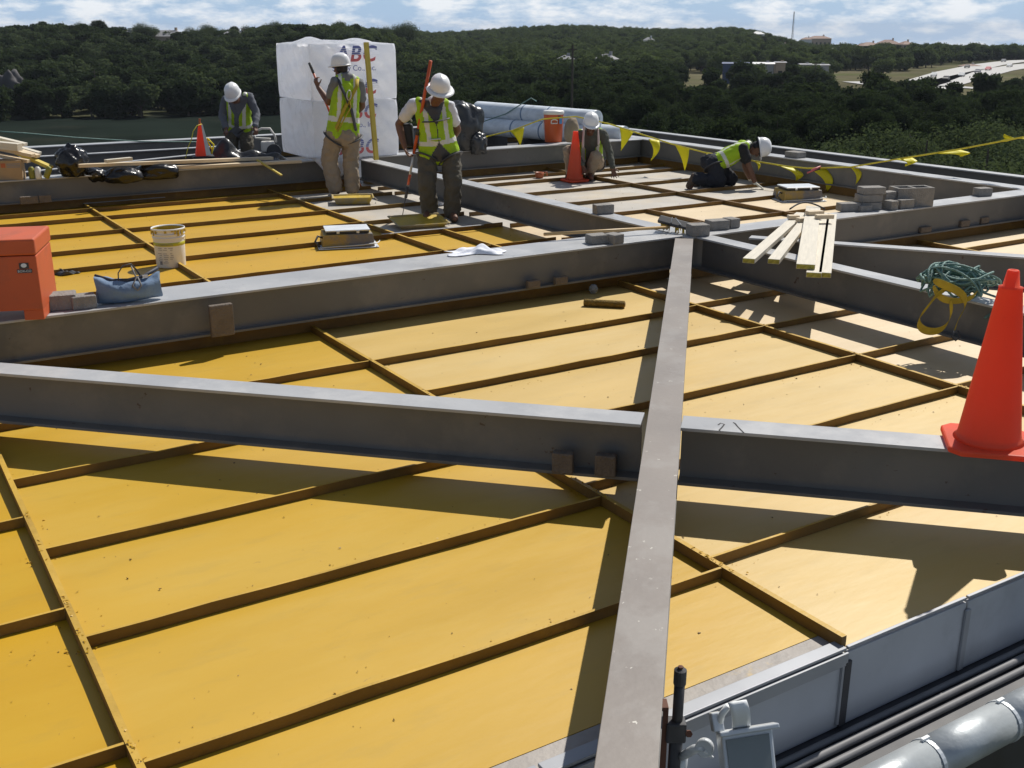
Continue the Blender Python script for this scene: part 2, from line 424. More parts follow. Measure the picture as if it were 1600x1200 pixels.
RIB_H = 0.046
def panel(a0, a1, b0, b1, m, parent=deck):
    g = 0.004
    s = (a1 - a0 - g, b1 - b0 - g, 0.02)
    z = -0.010 + random.uniform(-0.0015, 0.0015)
    c = W((a0 + a1) / 2, (b0 + b1) / 2, z)
    return box_obj('deck_panel', c, s, m, parent, TH)
def rib_mesh(L, w, h):
    n = max(4, min(14, int(L / 0.22)))
    mb = MB()
    vs, fs = [], []
    for i in range(n + 1):
        x = -L / 2 + L * i / n
        j = lambda k: random.uniform(-k, k) if 0 < i < n else 0.0
        dy, dz = j(0.0025), j(0.0025)
        for y, z in ((-w / 2, 0), (w / 2, 0), (w / 2, h), (-w / 2, h)):
            vs.append((x, y + dy * (z > 0), z + dz * (z > 0)))
    for i in range(n):
        o = i * 4
        for k in range(4):
            k2 = (k + 1) % 4
            fs.append((o + k, o + 4 + k, o + 4 + k2, o + k2))
    fs.append((0, 1, 2, 3)); fs.append((n * 4 + 3, n * 4 + 2, n * 4 + 1, n * 4))
    mb.add(vs, fs)
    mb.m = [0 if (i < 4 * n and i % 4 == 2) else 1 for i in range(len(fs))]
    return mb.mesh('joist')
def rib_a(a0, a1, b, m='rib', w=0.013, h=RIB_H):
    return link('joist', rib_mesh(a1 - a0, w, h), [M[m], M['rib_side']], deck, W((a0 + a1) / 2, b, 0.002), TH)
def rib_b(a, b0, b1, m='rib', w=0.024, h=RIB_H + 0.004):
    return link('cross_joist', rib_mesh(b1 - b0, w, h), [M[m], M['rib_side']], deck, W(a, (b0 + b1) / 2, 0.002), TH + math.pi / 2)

def bay(a_edges, rows, mats, rib='rib', ends=True):
    """a_edges: cross joist positions; rows[i]: list of b positions of joists in column i"""
    for i in range(len(a_edges) - 1):
        a0, a1 = a_edges[i], a_edges[i + 1]
        bs = rows[i]
        for j in range(len(bs) - 1):
            m = mats(0.5 * (a0 + a1), 0.5 * (bs[j] + bs[j + 1]))
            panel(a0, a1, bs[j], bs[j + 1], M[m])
            if j > 0:
                rib_a(a0 + 0.014, a1 - 0.014, bs[j], rib(0.5 * (a0 + a1), bs[j]) if callable(rib) else rib)
        if i > 0:
            rib_b(a0, bs[0], bs[-1], rib(a0, bs[len(bs) // 2]) if callable(rib) else rib)

# front bays (camera side of the long girder)
nearm = lambda a, b: 'coat' if a < -5.72 else 'coat_glare_low' if a < -3.4 else ('coat_glare_mid' if a < -0.6 else 'coat_thin_glare')  # columns step paler rightwards, painting the glare into the panels
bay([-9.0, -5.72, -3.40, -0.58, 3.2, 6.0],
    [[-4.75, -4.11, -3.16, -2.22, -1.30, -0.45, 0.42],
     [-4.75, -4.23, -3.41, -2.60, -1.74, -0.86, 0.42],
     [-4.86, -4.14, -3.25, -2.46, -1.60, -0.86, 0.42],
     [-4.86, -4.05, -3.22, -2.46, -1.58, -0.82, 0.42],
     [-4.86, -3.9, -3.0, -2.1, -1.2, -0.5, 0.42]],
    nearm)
# rear left bay
def rl(a, b):
    if a > -1.22 and b > 3.22 and b < 6.9: return 'bare'
    return 'coat'
bay([-13, -6.2, -3.6, -1.22, 0.13],
    [[0.42, 1.2, 2.15, 3.22, 4.10, 5.06, 6.05, 6.72, 7.3]] * 4, rl)
rib_b(-0.66, 0.45, 3.2)
# rear right bay
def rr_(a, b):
    return 'coat_thin_glare' if b < 3.1 else 'bare'
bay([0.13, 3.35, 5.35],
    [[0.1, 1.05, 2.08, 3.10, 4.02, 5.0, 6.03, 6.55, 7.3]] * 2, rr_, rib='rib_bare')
rib_b(2.08, 0.3, 3.08, 'rib_bare')
# bay beyond the far girders and edge walkways
panel(5.35, 8.6, 0.1, 14.0, M['dark']); panel(-13, 5.35, 7.3, 14.0, M['dark'])
panel(5.35 + 0.66, 9.0, -4.7, 0.1, M['coat_thin_glare'])
# scraped strip along the front edge
for a0, a1 in ((-9, -5.72), (-5.72, -3.40), (-3.40, -0.58), (-0.58, 3.2), (3.2, 6.0)):
    if a1 <= -3.3: panel(a0, a1, -4.86, -4.75, M['edge_bare'])

def i_beam(label, p0, p1, zt=0.40, d=0.285, w=0.17, m='steel', tf=0.016, wweb='steel_web', name='steel_beam', group='steel beams over the deck'):
    p0, p1 = Vector((p0[0], p0[1], 0)), Vector((p1[0], p1[1], 0))
    L = (p1 - p0).length
    rz = math.atan2(p1.y - p0.y, p1.x - p0.x)
    c = (p0 + p1) / 2
    e = empty(name, (c.x, c.y, zt - d), rz)
    tag(e, label, 'beam', group)
    box_obj('top_flange', (0, 0, d - tf / 2), (L, w, tf), M[m], e, bevel=0.002)
    if w > 0.22:
        for sg in (-1, 1):
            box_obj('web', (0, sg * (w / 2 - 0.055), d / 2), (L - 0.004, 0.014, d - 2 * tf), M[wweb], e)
        box_obj('gap_blocker', (0, 0.02, (d - zt) / 2 - 0.001), (L - 0.01, w * 0.5, zt - d - 0.012), M['rib_side'], e)  # added filler that blocks light and view through the gap under wide beams
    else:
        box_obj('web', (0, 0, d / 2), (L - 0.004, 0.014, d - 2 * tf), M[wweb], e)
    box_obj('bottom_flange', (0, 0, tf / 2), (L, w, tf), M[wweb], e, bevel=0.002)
    return e
def ab_beam(label, a0, b0, a1, b1, **k):
    return i_beam(label, W(a0, b0).xy, W(a1, b1).xy, **k)

E_beam = ab_beam('broad grey steel girder carrying the orange tool chest and blue bag', -15, 0.245, -0.004, 0.245, w=0.42)
H_beam = ab_beam('grey steel girder carrying the hollow concrete block and paver stack', 0.0, 0.08, 5.17, 0.08, w=0.27, m='steel')
G_beam = ab_beam('grey steel beam running from the broom head back to the wrapped pallet', 0.13, 0.222, 0.13, 7.04, w=0.20)
F_beam = ab_beam('grey steel beam with the coiled teal rope and yellow harness on it', 0.17, -7.5, 0.17, -0.06, w=0.17)
def lerp(p, q, t): return (p[0] + (q[0] - p[0]) * t, p[1] + (q[1] - p[1]) * t)
c0, c1 = (0.28, 2.21), (1.49, 9.23)
C_beam = i_beam('tan steel beam running straight away from the camera', lerp(c0, c1, -0.5), lerp(c0, c1, 0.998), zt=0.4, w=0.155, m='steel_tan')
d0, d1 = (-2.74, 5.49), (1.90, 4.40)
cross = (0.702, 4.681)
D1 = i_beam('long pale grey cross beam ending left of the tan beam', lerp(d0, d1, -0.36), (cross[0] - 0.094, cross[1] + 0.022), zt=0.398, w=0.168)
D2 = i_beam('grey cross beam under the large orange cone', (cross[0] + 0.083, cross[1] - 0.0195), lerp(d0, d1, 1.5), zt=0.398, w=0.168)
i0, i1 = (2.74, 9.04), (4.09, 8.475)
I_beam = i_beam('slim grey beam fanning right from the girder crossing behind the rope', lerp(i0, i1, -0.49), lerp(i0, i1, 2.2), zt=0.398, w=0.125)
M_beam = ab_beam('dark rear girder with trash bags and planks on top', -15, 7.2, 0.0, 7.2, w=0.30)
L_beam = ab_beam('rear girder under the orange water cooler', 0.26, 7.2, 5.16, 7.2, w=0.30)
K1 = ab_beam('far right edge beam with one small block on it', 5.30, -6.0, 5.30, 9.5, w=0.25)
K2 = ab_beam('outermost right edge beam against the trees', 6.05, -7, 6.05, 15, w=0.16, zt=0.42)
K3 = ab_beam('short rear beam between the two right edge beams', 5.44, 8.2, 5.95, 8.2, w=0.25)
R1 = ab_beam('outermost rear edge beam behind the bending worker', -9.0, 11.3, 5.9, 11.3, w=0.24, zt=0.38)
R2 = ab_beam('middle rear beam behind the black trash bags', -9.0, 10.05, -0.9, 10.05, w=0.12, zt=0.36)
R3 = ab_beam('slanting rear beam rising behind the plank on the girder', -5.2, 8.0, -0.6, 9.6, w=0.10, zt=0.34)
# connection plates at the crossing
pl = MB().box((0, 0, 0), (0.012, 0.12, 0.24)).build('connection_plate', M['steel_web'], D1)
pl.location = (D1.children[0].dimensions.x / 2 - 0.02, 0.07, 0.142)

# ------------------------------------------------------------------ front edge: fascia, conduits, duct
fas = empty('roof_fascia', W(-3.4, -4.86, 0), TH)
tag(fas, 'grey metal fascia panels along the near roof edge', 'fascia')
edges = [-2.85, -1.30, 0.0, 0.68, 1.40, 2.6, 3.8]
for i in range(len(edges) - 1):
    x0, x1 = edges[i] + 0.006, edges[i + 1] - 0.006
    box_obj('fascia_panel', ((x0 + x1) / 2, -0.012, -0.16), (x1 - x0, 0.016, 0.31), M['fascia'], fas, bevel=0.002)
    box_obj('edge_trim', ((x0 + x1) / 2, -0.012 if x1 > 0.1 else 0.006, 0.010 if x1 > 0.1 else 0.012), (x1 - x0, 0.014 if x1 > 0.1 else 0.055, 0.012), M['zinc'], fas, bevel=0.002)
    if x1 < 0.1:
        box_obj('drip_lip', ((x0 + x1) / 2, -0.029, -0.022), (x1 - x0, 0.008, 0.05), M['zinc'], fas)
for x, w_, m_ in ((0.0, 0.035, 'dark'), (0.68, 0.03, 'zinc'), (1.40, 0.06, 'dark'), (2.6, 0.05, 'dark'), (-1.3, 0.04, 'zinc')):
    box_obj('cover_strip', (x, -0.027, -0.17), (w_, 0.012, 0.27), M[m_], fas, bevel=0.002)
for x in (0.03, 1.36):
    box_obj('seam_flange', (x - 0.05, -0.025, -0.16), (0.018, 0.012, 0.27), M['zinc'], fas)
box_obj('ledge', (0.5, -0.14, -0.335), (7.0, 0.25, 0.03), M['dark'], fas)
M['conduit'] = mat('grey_conduit', (0.17, 0.17, 0.175), 0.6, var=0.2, scale=8)
conds = []
for i, (o, z, r) in enumerate(((-0.070, -0.305, 0.013), (-0.115, -0.302, 0.016), (-0.165, -0.304, 0.014))):
    p0, p1 = W(-6.6, -4.86 + o, z), W(0.6, -4.86 + o, z)
    c = MB().tube([p0 + (p1 - p0) * t for t in (0, .2, .4, .6, .8, 1)], r, 10).build('conduit', M['conduit'], smooth=True)
    tag(c, ('dark conduit nearest the fascia on the edge ledge', 'middle dark conduit on the edge ledge', 'dark conduit nearest the white duct on the edge ledge')[i], 'conduit', 'conduits on the edge ledge')
du = empty('white_duct', W(-3.4, -5.20, -0.29), TH)
tag(du, 'white jacketed round duct running beside the roof edge', 'duct')
for i in range(9):
    x0 = -1.6 + i * 0.42
    s = MB().tube([(x0 + 0.42 * t, 0, 0) for t in (0.004, 0.5, 0.996)], 0.075, 28).build('duct_section', M['duct'], du, smooth=False)
    s.data.polygons.foreach_set('use_smooth', [len(p.vertices) == 4 for p in s.data.polygons])
    MB().tube([(x0 - 0.008, 0, 0), (x0 + 0.008, 0, 0)], 0.0785, 28).build('clamp_band', M['alu'], du)
    box_obj('clamp_screw', (x0, 0.02, 0.078), (0.035, 0.012, 0.012), M['white_metal'], du)
bl = empty('building', W(-3.4, 4, -17.5), TH)
tag(bl, 'building wall below the near roof edge', 'building')
for nm, c, s in (('wall', (0, -8.75, 8.4), (25, 0.2, 16.6)), ('wall', (12.4, 2.1, 8.4), (0.2, 21.4, 16.6)), ('wall', (0, 11, 8.4), (24.6, 0.2, 16.6)), ('wall', (-12.4, 2.1, 8.4), (0.2, 21.4, 16.6))):
    box_obj(nm, c, s, M['dark'], bl)

# flood lamp on its pipe post beside the tan beam
base = on(1056, 1140, 0.05); base.z = -0.32
post = empty('flood_lamp', base)
tag(post, 'grey flood lamp clamped to a pipe post at the roof edge', 'lamp')
def loc(p): return Vector(p) - base
top = at(1066, 1044, base.y); top.x = base.x + 0.004
pb = base + Vector((0, 0, 0.0))
mid = pb + (top - pb) * ((0.05 + 0.32) / (top.z + 0.32))
MB().tube([loc(pb), loc(mid)], 0.021, 14).build('post', M['dark'], post, smooth=True)
MB().tube([loc(mid - (top - pb).normalized() * 0.02), loc(top - (top - pb).normalized() * 0.05)], 0.0165, 14).build('pipe', M['dark'], post, smooth=True)
MB().tube([loc(top - (top - pb).normalized() * 0.055), loc(top - Vector((0, 0, 0.006))), loc(top)], [0.0195, 0.0195, 0.010], 14).build('pipe_sleeve', M['dark'], post)
MB().lathe([(0, 0), (0.009, 0.0), (0.009, 0.006), (0, 0.008)], 6, loc(top)).build('pipe_plug', M['rust'], post)
box_obj('clamp', loc(mid) + Vector((-0.004, 0, 0)), (0.062, 0.05, 0.07), M['dark'], post, bevel=0.006)
box_obj('clamp_plate', loc(mid) + Vector((-0.045, 0.01, -0.05)), (0.03, 0.05, 0.28), M['rust'], post, bevel=0.003)
MB().lathe([(0.0, -0.01), (0.011, -0.01), (0.011, 0.012), (0.0, 0.012)], 6, loc(mid) + Vector((0.034, -0.02, 0.0)), Euler((R(60), 0, 0)).to_matrix()).build('clamp_bolt', M['rust'], post)
k = loc(on(1101, 1168, 0.06))
knob = MB().lathe([(0, -0.012), (0.026, -0.012), (0.028, -0.008), (0.028, 0.010), (0.024, 0.013), (0, 0.013)], 20, k, Euler((R(70), 0, R(-20))).to_matrix()).build('knuckle', M['alu'], post, bevel=0.002)
MB().tube([k + Vector((-0.004, -0.014, 0.0)), k + Vector((0.022, -0.018, -0.022))], 0.005, 8).build('lever', M['white_metal'], post)
MB().tube([loc(mid) + Vector((0.02, 0, -0.10)), k + Vector((-0.03, 0.0, -0.005)), k], 0.014, 10).build('arm', M['alu'], post, smooth=True)
MB().tube([loc(mid) + Vector((0.02, 0, -0.30)), loc(mid) + Vector((0.022, 0, -0.16)), loc(mid) + Vector((0.026, 0, -0.09))], 0.016, 10).build('cable_gland', M['alu'], post, smooth=True)
# lamp head, facing the camera side and up
hc = loc(on(1168, 1180, 0.08))
HM = Euler((R(58), R(-3), R(10))).to_matrix()
def hp(x, y, z): return hc + HM @ Vector((x, y, z)) * 1.12
head = MB().prism([(-0.070, -0.075), (0.070, -0.075), (0.082, 0.062), (-0.062, 0.062)], -0.05, 0.0)
head.v = [tuple(hp(*v)) for v in head.v]
head = head.build('lamp_head', M['alu'], post, bevel=0.006)
g = MB().prism([(-0.058, -0.064), (0.058, -0.064), (0.068, 0.046), (-0.052, 0.046)], 0.001, 0.004)
g.v = [tuple(hp(*v)) for v in g.v]
g.build('lamp_glass', M['glass_grey'], head)
v_ = MB().box((0, 0, 0), (0.165, 0.014, 0.04)); v_.v = [tuple(hp(x + 0.01, y + 0.064, z + 0.008)) for x, y, z in v_.v]
v_.build('visor', M['alu'], head, bevel=0.004)
br = MB()
for s_ in [((-0.028, 0.072, 0.0), (0.030, 0.072, 0.0)), ]:
    pass
br.grid(lambda u, v: hp(-0.032 + 0.050 * u - 0.016 * v, 0.070 + 0.075 * v, 0.012 + 0.055 * math.sin(v * 1.7)), 4, 8)
o_ = br.build('bracket', M['white_metal'], post, smooth=True)
sm = o_.modifiers.new('solid', 'SOLIDIFY'); sm.thickness = 0.006
MB().tube([hp(-0.062, 0.085, 0.0), hp(-0.058, 0.115, 0.028), hp(-0.044, 0.135, 0.05)], 0.010, 8).build('bracket_arm', M['white_metal'], post, smooth=True)
bz = MB().box((0, 0, 0), (0.03, 0.05, 0.03)); bz.v = [tuple(hp(x - 0.068, y + 0.095, z)) for x, y, z in bz.v]
bz.build('pivot_block', M['alu'], post, bevel=0.004)

# crumbs of coating and grit left on the deck, and blobs where joists cross
cr = MB()
r_ = random.Random(12)
def crumb(p, s):
    k = [Vector((r_.uniform(-1, 1), r_.uniform(-1, 1), r_.uniform(0, 0.7))) * s for _ in range(5)]
    cr.add([p + q for q in k], [(0, 1, 2), (0, 2, 3), (0, 3, 4), (1, 2, 4), (2, 3, 4), (0, 1, 4)])
for i in range(1500):
    a, b = r_.uniform(-6.5, 3), r_.uniform(-4.6, 7)
    crumb(W(a, b, 0.001), r_.choice((0.003, 0.004, 0.005, 0.009)))
o_ = cr.build('deck_grit', M['rib_side'], deck); tag(o_, kind='stuff')
cr = MB()
for a, bs in ((-5.72, (-4.23, -4.11, -3.41, -3.16, -2.6, -2.22, -1.74)), (-3.40, (-4.14, -4.23, -3.41, -3.25, -2.46, -2.6, -1.6, -1.74, -0.86)), (-0.58, (-3.25, -2.46, -1.6, -0.86)), (-3.6, (2.15, 3.22, 4.1, 5.06)), (-1.22, (4.1, 5.06))):
    for b in bs:
        for k in range(22):
            if r_.random() < 0.5: p_ = W(a + r_.gauss(0, 0.005), b + r_.gauss(0, 0.05), 0.052)
            else: p_ = W(a + r_.gauss(0, 0.05), b + r_.gauss(0, 0.05), 0.001)
            crumb(p_, r_.choice((0.004, 0.006, 0.009)))
for i in range(700):
    a, b = r_.uniform(-6.4, -0.6), r_.choice((-4.23, -3.41, -2.6, -1.74, -0.86)) + abs(r_.gauss(0, 0.08)) + 0.02
    crumb(W(a, b, 0.001), r_.choice((0.003, 0.004, 0.006)))
o_ = cr.build('coating_crumbs', M['coat'], deck); tag(o_, kind='stuff')

# stiffeners, bolts and marks on the beams
M['marker'] = mat('black_marker', (0.03, 0.03, 0.03), 0.8)
def stiff(beam, x, sgn, d=0.285, w=0.17):
    box_obj('stiffener', (x, sgn * (w / 4 + 0.002), d / 2), (0.010, w / 2 - 0.012, d - 0.034), M['steel_web'], beam)
def bolts(beam, x, sgn, w=0.17):
    for z in (0.07, 0.14, 0.21):
        for dx in (0.0, 0.07):
            MB().lathe([(0, 0), (0.014, 0), (0.014, 0.012), (0, 0.014)], 6, (x + dx, sgn * 0.008, z), Euler((R(90) * -sgn, 0, 0)).to_matrix()).build('bolt', M['rust'], beam)
bpy.context.view_layer.update()
def blen(b): return max(c.dimensions.x for c in b.children)
for sx, pts_ in ((0, [(1122, 664), (1126, 661), (1132, 663), (1128, 668), (1124, 672), (1126, 675)]), (1, [(1146, 660), (1150, 663), (1148, 661), (1153, 667), (1162, 676)])):
    q = [on(x, y, 0.3985) for x, y in pts_]
    o_ = MB().tube([p - D2.location for p in q], 0.004, 5, flat=0.2).build('marker_scribble', M['marker'], D2)
    o_.rotation_euler = (0, 0, -D2.rotation_euler.z)
    o_.location = Matrix.Rotation(-D2.rotation_euler.z, 3, 'Z') @ Vector((0, 0, 0))

# ------------------------------------------------------------------ loose blocks and pavers
def paver(label, x, y, z, s=(0.20, 0.10, 0.07), rz=None, m='concrete', name='paver_block', group='loose pavers on the steel', cat='paver', tilt=0.0):
    """x, y: where its front bottom edge is seen in the photograph, standing on a surface of height z"""
    p = on(x, y, z)
    rz = TH if rz is None else R(rz)
    back = Vector((0, 1, 0)) * (s[1] * 0.5)
    o = MB().box((0, 0, s[2] / 2), s).build(name, M[m], None, (p.x + back.x, p.y + back.y, z + 0.001), rz, bevel=0.008)
    return tag(o, label, cat, group)
ZT, ZB = 0.40, 0.131
paver('grey paver against the side of the orange tool chest', 92, 486, ZT, (0.17, 0.15, 0.10), 20)
paver('smaller grey paver between the tool chest and the blue bag', 126, 484, ZT, (0.15, 0.12, 0.085), 28)
paver('left paver of the pair on the broad girder below the broom pole', 934, 382, ZT, (0.17, 0.13, 0.075), 25)
paver('right paver of the pair on the broad girder below the broom pole', 960, 382, ZT, (0.12, 0.13, 0.08), 40)
paver('grey paver beside the yellow broom head', 1092, 370, ZT, (0.17, 0.14, 0.10), 15)
paver('wide grey paver right of the girder crossing', 1122, 360, ZT, (0.19, 0.13, 0.085), 20)
paver('narrow grey paver at the right end of the pair behind the crossing', 1144, 357, ZT, (0.11, 0.13, 0.085), 30)
paver('grey paver on the beam in front of the small orange cone', 943, 335, ZT, (0.19, 0.11, 0.09), 20)
paver('lone small block near the right end of the block girder', 1538, 307, ZT, (0.17, 0.12, 0.085), 20)
paver('flat block on the far right edge beam', 1245, 247, ZT, (0.24, 0.18, 0.08), -58)
paver('brown left block of the pair on the cross beam flange', 880, 742, 0.13, (0.100, 0.055, 0.105), -13, 'brown_block')
paver('brown right block of the pair on the cross beam flange', 947, 746, 0.13, (0.100, 0.055, 0.105), -13, 'brown_block')
paver('tall brown block standing on the broad girder flange below the bag', 347, 526, ZB, (0.16, 0.045, 0.22), 32, 'brown_block')
paver('left of two small bricks on the lower flange near the roller', 833, 451, ZB, (0.12, 0.045, 0.065), 32, 'brown_block')
paver('right of two small bricks on the lower flange near the roller', 876, 445, ZB, (0.12, 0.045, 0.065), 32, 'brown_block')
paver('broken brick on the lower flange of the block girder', 1446, 364, ZB, (0.16, 0.045, 0.06), 30, 'brown_block')
paver('left of two dark bricks at the right of the block girder flange', 1507, 355, ZB, (0.14, 0.045, 0.07), 30, 'brown_block')
paver('right of two dark bricks at the right of the block girder flange', 1538, 350, ZB, (0.13, 0.045, 0.07), 30, 'brown_block')
paver('left block on the lower flange of the trash bag girder', 45, 319, ZB, (0.20, 0.045, 0.09), 32, 'brown_block')
paver('right block on the lower flange of the trash bag girder', 70, 317, ZB, (0.14, 0.045, 0.09), 32, 'brown_block')
# paver stack on the block girder
sb = on(1365, 330, ZT)
def stk(dx, dy, dz, s, rz, label):
    o = MB().box((0, 0, s[2] / 2), s).build('paver_block', M['concrete'], None, (sb.x + dx, sb.y + dy + 0.08, ZT + dz + 0.001), R(rz), bevel=0.007)
    tag(o, label, 'paver', 'pavers piled on the block girder')
stk(-0.02, 0.04, 0.0, (0.22, 0.15, 0.075), 12, 'bottom paver of the three high stack by the hollow block')
stk(-0.02, 0.05, 0.077, (0.23, 0.15, 0.075), 16, 'middle paver of the three high stack by the hollow block')
stk(0.0, 0.05, 0.154, (0.24, 0.15, 0.07), 10, 'top paver of the three high stack by the hollow block')
stk(-0.25, -0.06, 0.0, (0.21, 0.12, 0.08), 12, 'leftmost paver lying in front of the paver stack')
stk(-0.10, -0.075, 0.0, (0.14, 0.09, 0.06), 24, 'small paver lying at the foot of the paver stack')
stk(0.20, 0.03, 0.0, (0.10, 0.12, 0.09), 30, 'small upright paver right of the paver stack')
stk(0.21, 0.17, 0.0, (0.16, 0.10, 0.16), 30, 'tall paver behind the small one right of the stack')
stk(0.36, 0.13, 0.0, (0.18, 0.13, 0.09), 25, 'low paver touching the hollow concrete block')
# hollow concrete block
cb = on(1428, 324, ZT)
cm = MB()
Lx, Ly, Hh = 0.40, 0.20, 0.19
for c, s in (((0, -0.085, 0), (Lx, 0.03, Hh)), ((0, 0.085, 0), (Lx, 0.03, Hh)), ((-0.183, 0, 0), (0.034, 0.14, Hh)), ((0.183, 0, 0), (0.034, 0.14, Hh)), ((0, 0, 0), (0.032, 0.14, Hh - 0.002))):
    cm.box((c[0], c[1], Hh / 2), s)
hb = cm.build('hollow_block', M['concrete'], None, (cb.x, cb.y + 0.12, ZT + 0.001), R(10), bevel=0.003)
tag(hb, 'hollow two core concrete block standing on the right girder', 'block')

# ------------------------------------------------------------------ lumber on the crossing beams
def plank(label, near, far, w, t=0.038, z0=ZT, m='wood_white', ext=0.0, group='pale boards laid over two beams', end='wood_end'):
    p, q = on(near[0], near[1], z0 + t), on(far[0], far[1], z0 + t)
    v = q - p; L = v.length + ext
    rz = math.atan2(v.y, v.x)
    e = empty('board', (p.x, p.y, z0 + 0.001), rz)
    tag(e, label, 'board', group)
    box_obj('plank', (L / 2, 0, t / 2), (L, w, t), M[m], e, bevel=0.003)
    box_obj('painted_end', (-0.0018, 0, t / 2), (0.003, w - 0.006, t - 0.006), M[end], e)
    return e
plank('leftmost pale board of the five over the crossing', (1170, 404), (1252, 332), 0.095)
plank('second pale board from the left over the crossing', (1209, 405), (1262, 338), 0.09)
plank('widest pale board in the middle of the five', (1259, 413), (1271, 322), 0.135, z0=ZT + 0.040)
plank('pale board lying under the widest one, longest overhang', (1272, 426), (1288, 332), 0.11)
plank('rightmost pale board of the five over the crossing', (1289, 426), (1300, 334), 0.09)
for i, (x, y, rz, lab) in enumerate(((1273, 334, 15, 'short wood offcut lying on top of the widest board'), (1288, 340, 5, 'short wood offcut in front of the other on the boards'), (1240, 334, 5, 'short offcut on the far end of the leftmost board'), (1254, 338, 20, 'small dark offcut between the two left boards'))):
    p = on(x, y, ZT + 0.09)
    o = MB().box((0, 0, 0.019), (0.16 if i < 2 else 0.10, 0.07, 0.036)).build('wood_offcut', M['wood'], None, (p.x, p.y, ZT + (0.081 if i < 2 else 0.041)), R(rz), bevel=0.003)
    tag(o, lab, 'offcut', 'wood offcuts on the boards')
q0 = on(1262, 322, ZT + 0.10)
sp_ = MB().tube([q0 + Vector((-0.17 + 0.34 * t, 0.10 * math.sin(t * 3.1) , -0.03 + 0.05 * math.sin(t * 3.1))) for t in [i / 12 for i in range(13)]], 0.008, 6).build('black_strap', M['rubber'], smooth=True)
tag(sp_, 'black strap looped over the far ends of the boards', 'strap')

# ------------------------------------------------------------------ cones
def cone(name, label, base, h, s, rz, collar=True, tilt=None):
    e = empty(name, base, R(rz))
    tag(e, label, 'traffic cone', 'orange traffic cones')
    oct_ = []
    c = s * 0.13
    for x, y in ((-s / 2 + c, -s / 2), (s / 2 - c, -s / 2), (s / 2, -s / 2 + c), (s / 2, s / 2 - c), (s / 2 - c, s / 2), (-s / 2 + c, s / 2), (-s / 2, s / 2 - c), (-s / 2, -s / 2 + c)):
        oct_.append((x, y))
    MB().prism(oct_, 0.0, 0.028).build('base', M['orange_cone'], e, bevel=0.008)
    r0, r1 = s * 0.355, 0.026
    zc = h * 0.90
    prof = [(r0 + 0.018, 0.028), (r0 + 0.004, 0.042), (r0, 0.06)]
    if collar:
        prof += [(0.047, zc), (0.049, zc + 0.006), (0.034, zc + 0.008), (0.024, h - 0.004), (0.021, h), (0.012, h), (0.012, h - 0.03)]
    else:
        prof += [(0.036, h - 0.006), (0.033, h), (0.022, h), (0.022, h - 0.04)]
    MB().lathe(prof, 36).build('body', M['orange_cone'], e, smooth=False).data.polygons.foreach_set('use_smooth', [True] * ((len(prof) - 1) * 36) + [False])
    if tilt: e.rotation_euler = Euler((tilt[0], tilt[1], R(rz)))
    return e
p = on(1543, 695, ZT)
cone('traffic_cone', 'large orange cone in front right, standing on the cross beam', (p.x, p.y, ZT), 0.775, 0.36, -14)
p = on(898, 284, 0)
cone('traffic_cone', 'small orange cone on the bare deck beside the crouching worker', (p.x, p.y, 0.012), 0.71, 0.34, 30, collar=False)
# striped, leaning cone with reflective panels at the back left
p = at(318, 250, 15.4)
e3 = empty('traffic_cone', (p.x, p.y, ZT), R(20)); e3.scale = (0.85, 0.85, 0.88); tag(e3, 'leaning orange and white barrier cone at the rear left girder', 'traffic cone', 'orange traffic cones')
MB().prism([(-0.17, -0.17), (0.17, -0.17), (0.17, 0.17), (-0.17, 0.17)], 0.0, 0.03).build('base', M['rubber'], e3, bevel=0.008)
bd = MB()
bd.add([(-0.12, -0.12, 0.03), (0.12, -0.12, 0.03), (0.12, 0.12, 0.03), (-0.12, 0.12, 0.03), (-0.03, -0.03, 0.52), (0.03, -0.03, 0.52), (0.03, 0.03, 0.52), (-0.03, 0.03, 0.52)],
       [(4, 5, 6, 7), (0, 1, 5, 4), (1, 2, 6, 5), (2, 3, 7, 6), (3, 0, 4, 7)])
bd.build('body', M['orange_cone'], e3, bevel=0.006)
sl = MB().add([(0.04, -0.124, 0.035), (0.122, -0.124, 0.035), (0.033, -0.034, 0.515), (0.010, -0.034, 0.515)], [(0, 1, 2, 3)])
o_ = sl.build('reflective_panel', M['vest_silver'], e3); s_ = o_.modifiers.new('s', 'SOLIDIFY'); s_.thickness = 0.006
MB().tube([(0, 0, 0.5), (-0.01, 0, 0.56), (0.0, 0, 0.60)], [0.02, 0.016, 0.02], 8).build('handle', M['red_cup'], e3)
MB().tube([(0.02, -0.03, 0.52), (-0.06, -0.06, 0.50), (-0.13, -0.10, 0.42), (-0.17, -0.14, 0.30), (-0.24, -0.2, 0.18), (-0.30, -0.26, 0.02)], 0.007, 6).build('yellow_tape', M['flag_rope'], e3, smooth=True)
MB().tube([(0.05, -0.02, 0.34), (0.10, -0.06, 0.22), (0.15, -0.06, 0.12), (0.13, -0.1, 0.06), (0.18, -0.08, 0.20), (0.09, -0.03, 0.30)], [0.012] * 6, 6).build('yellow_tape', M['flag'], e3, smooth=True)

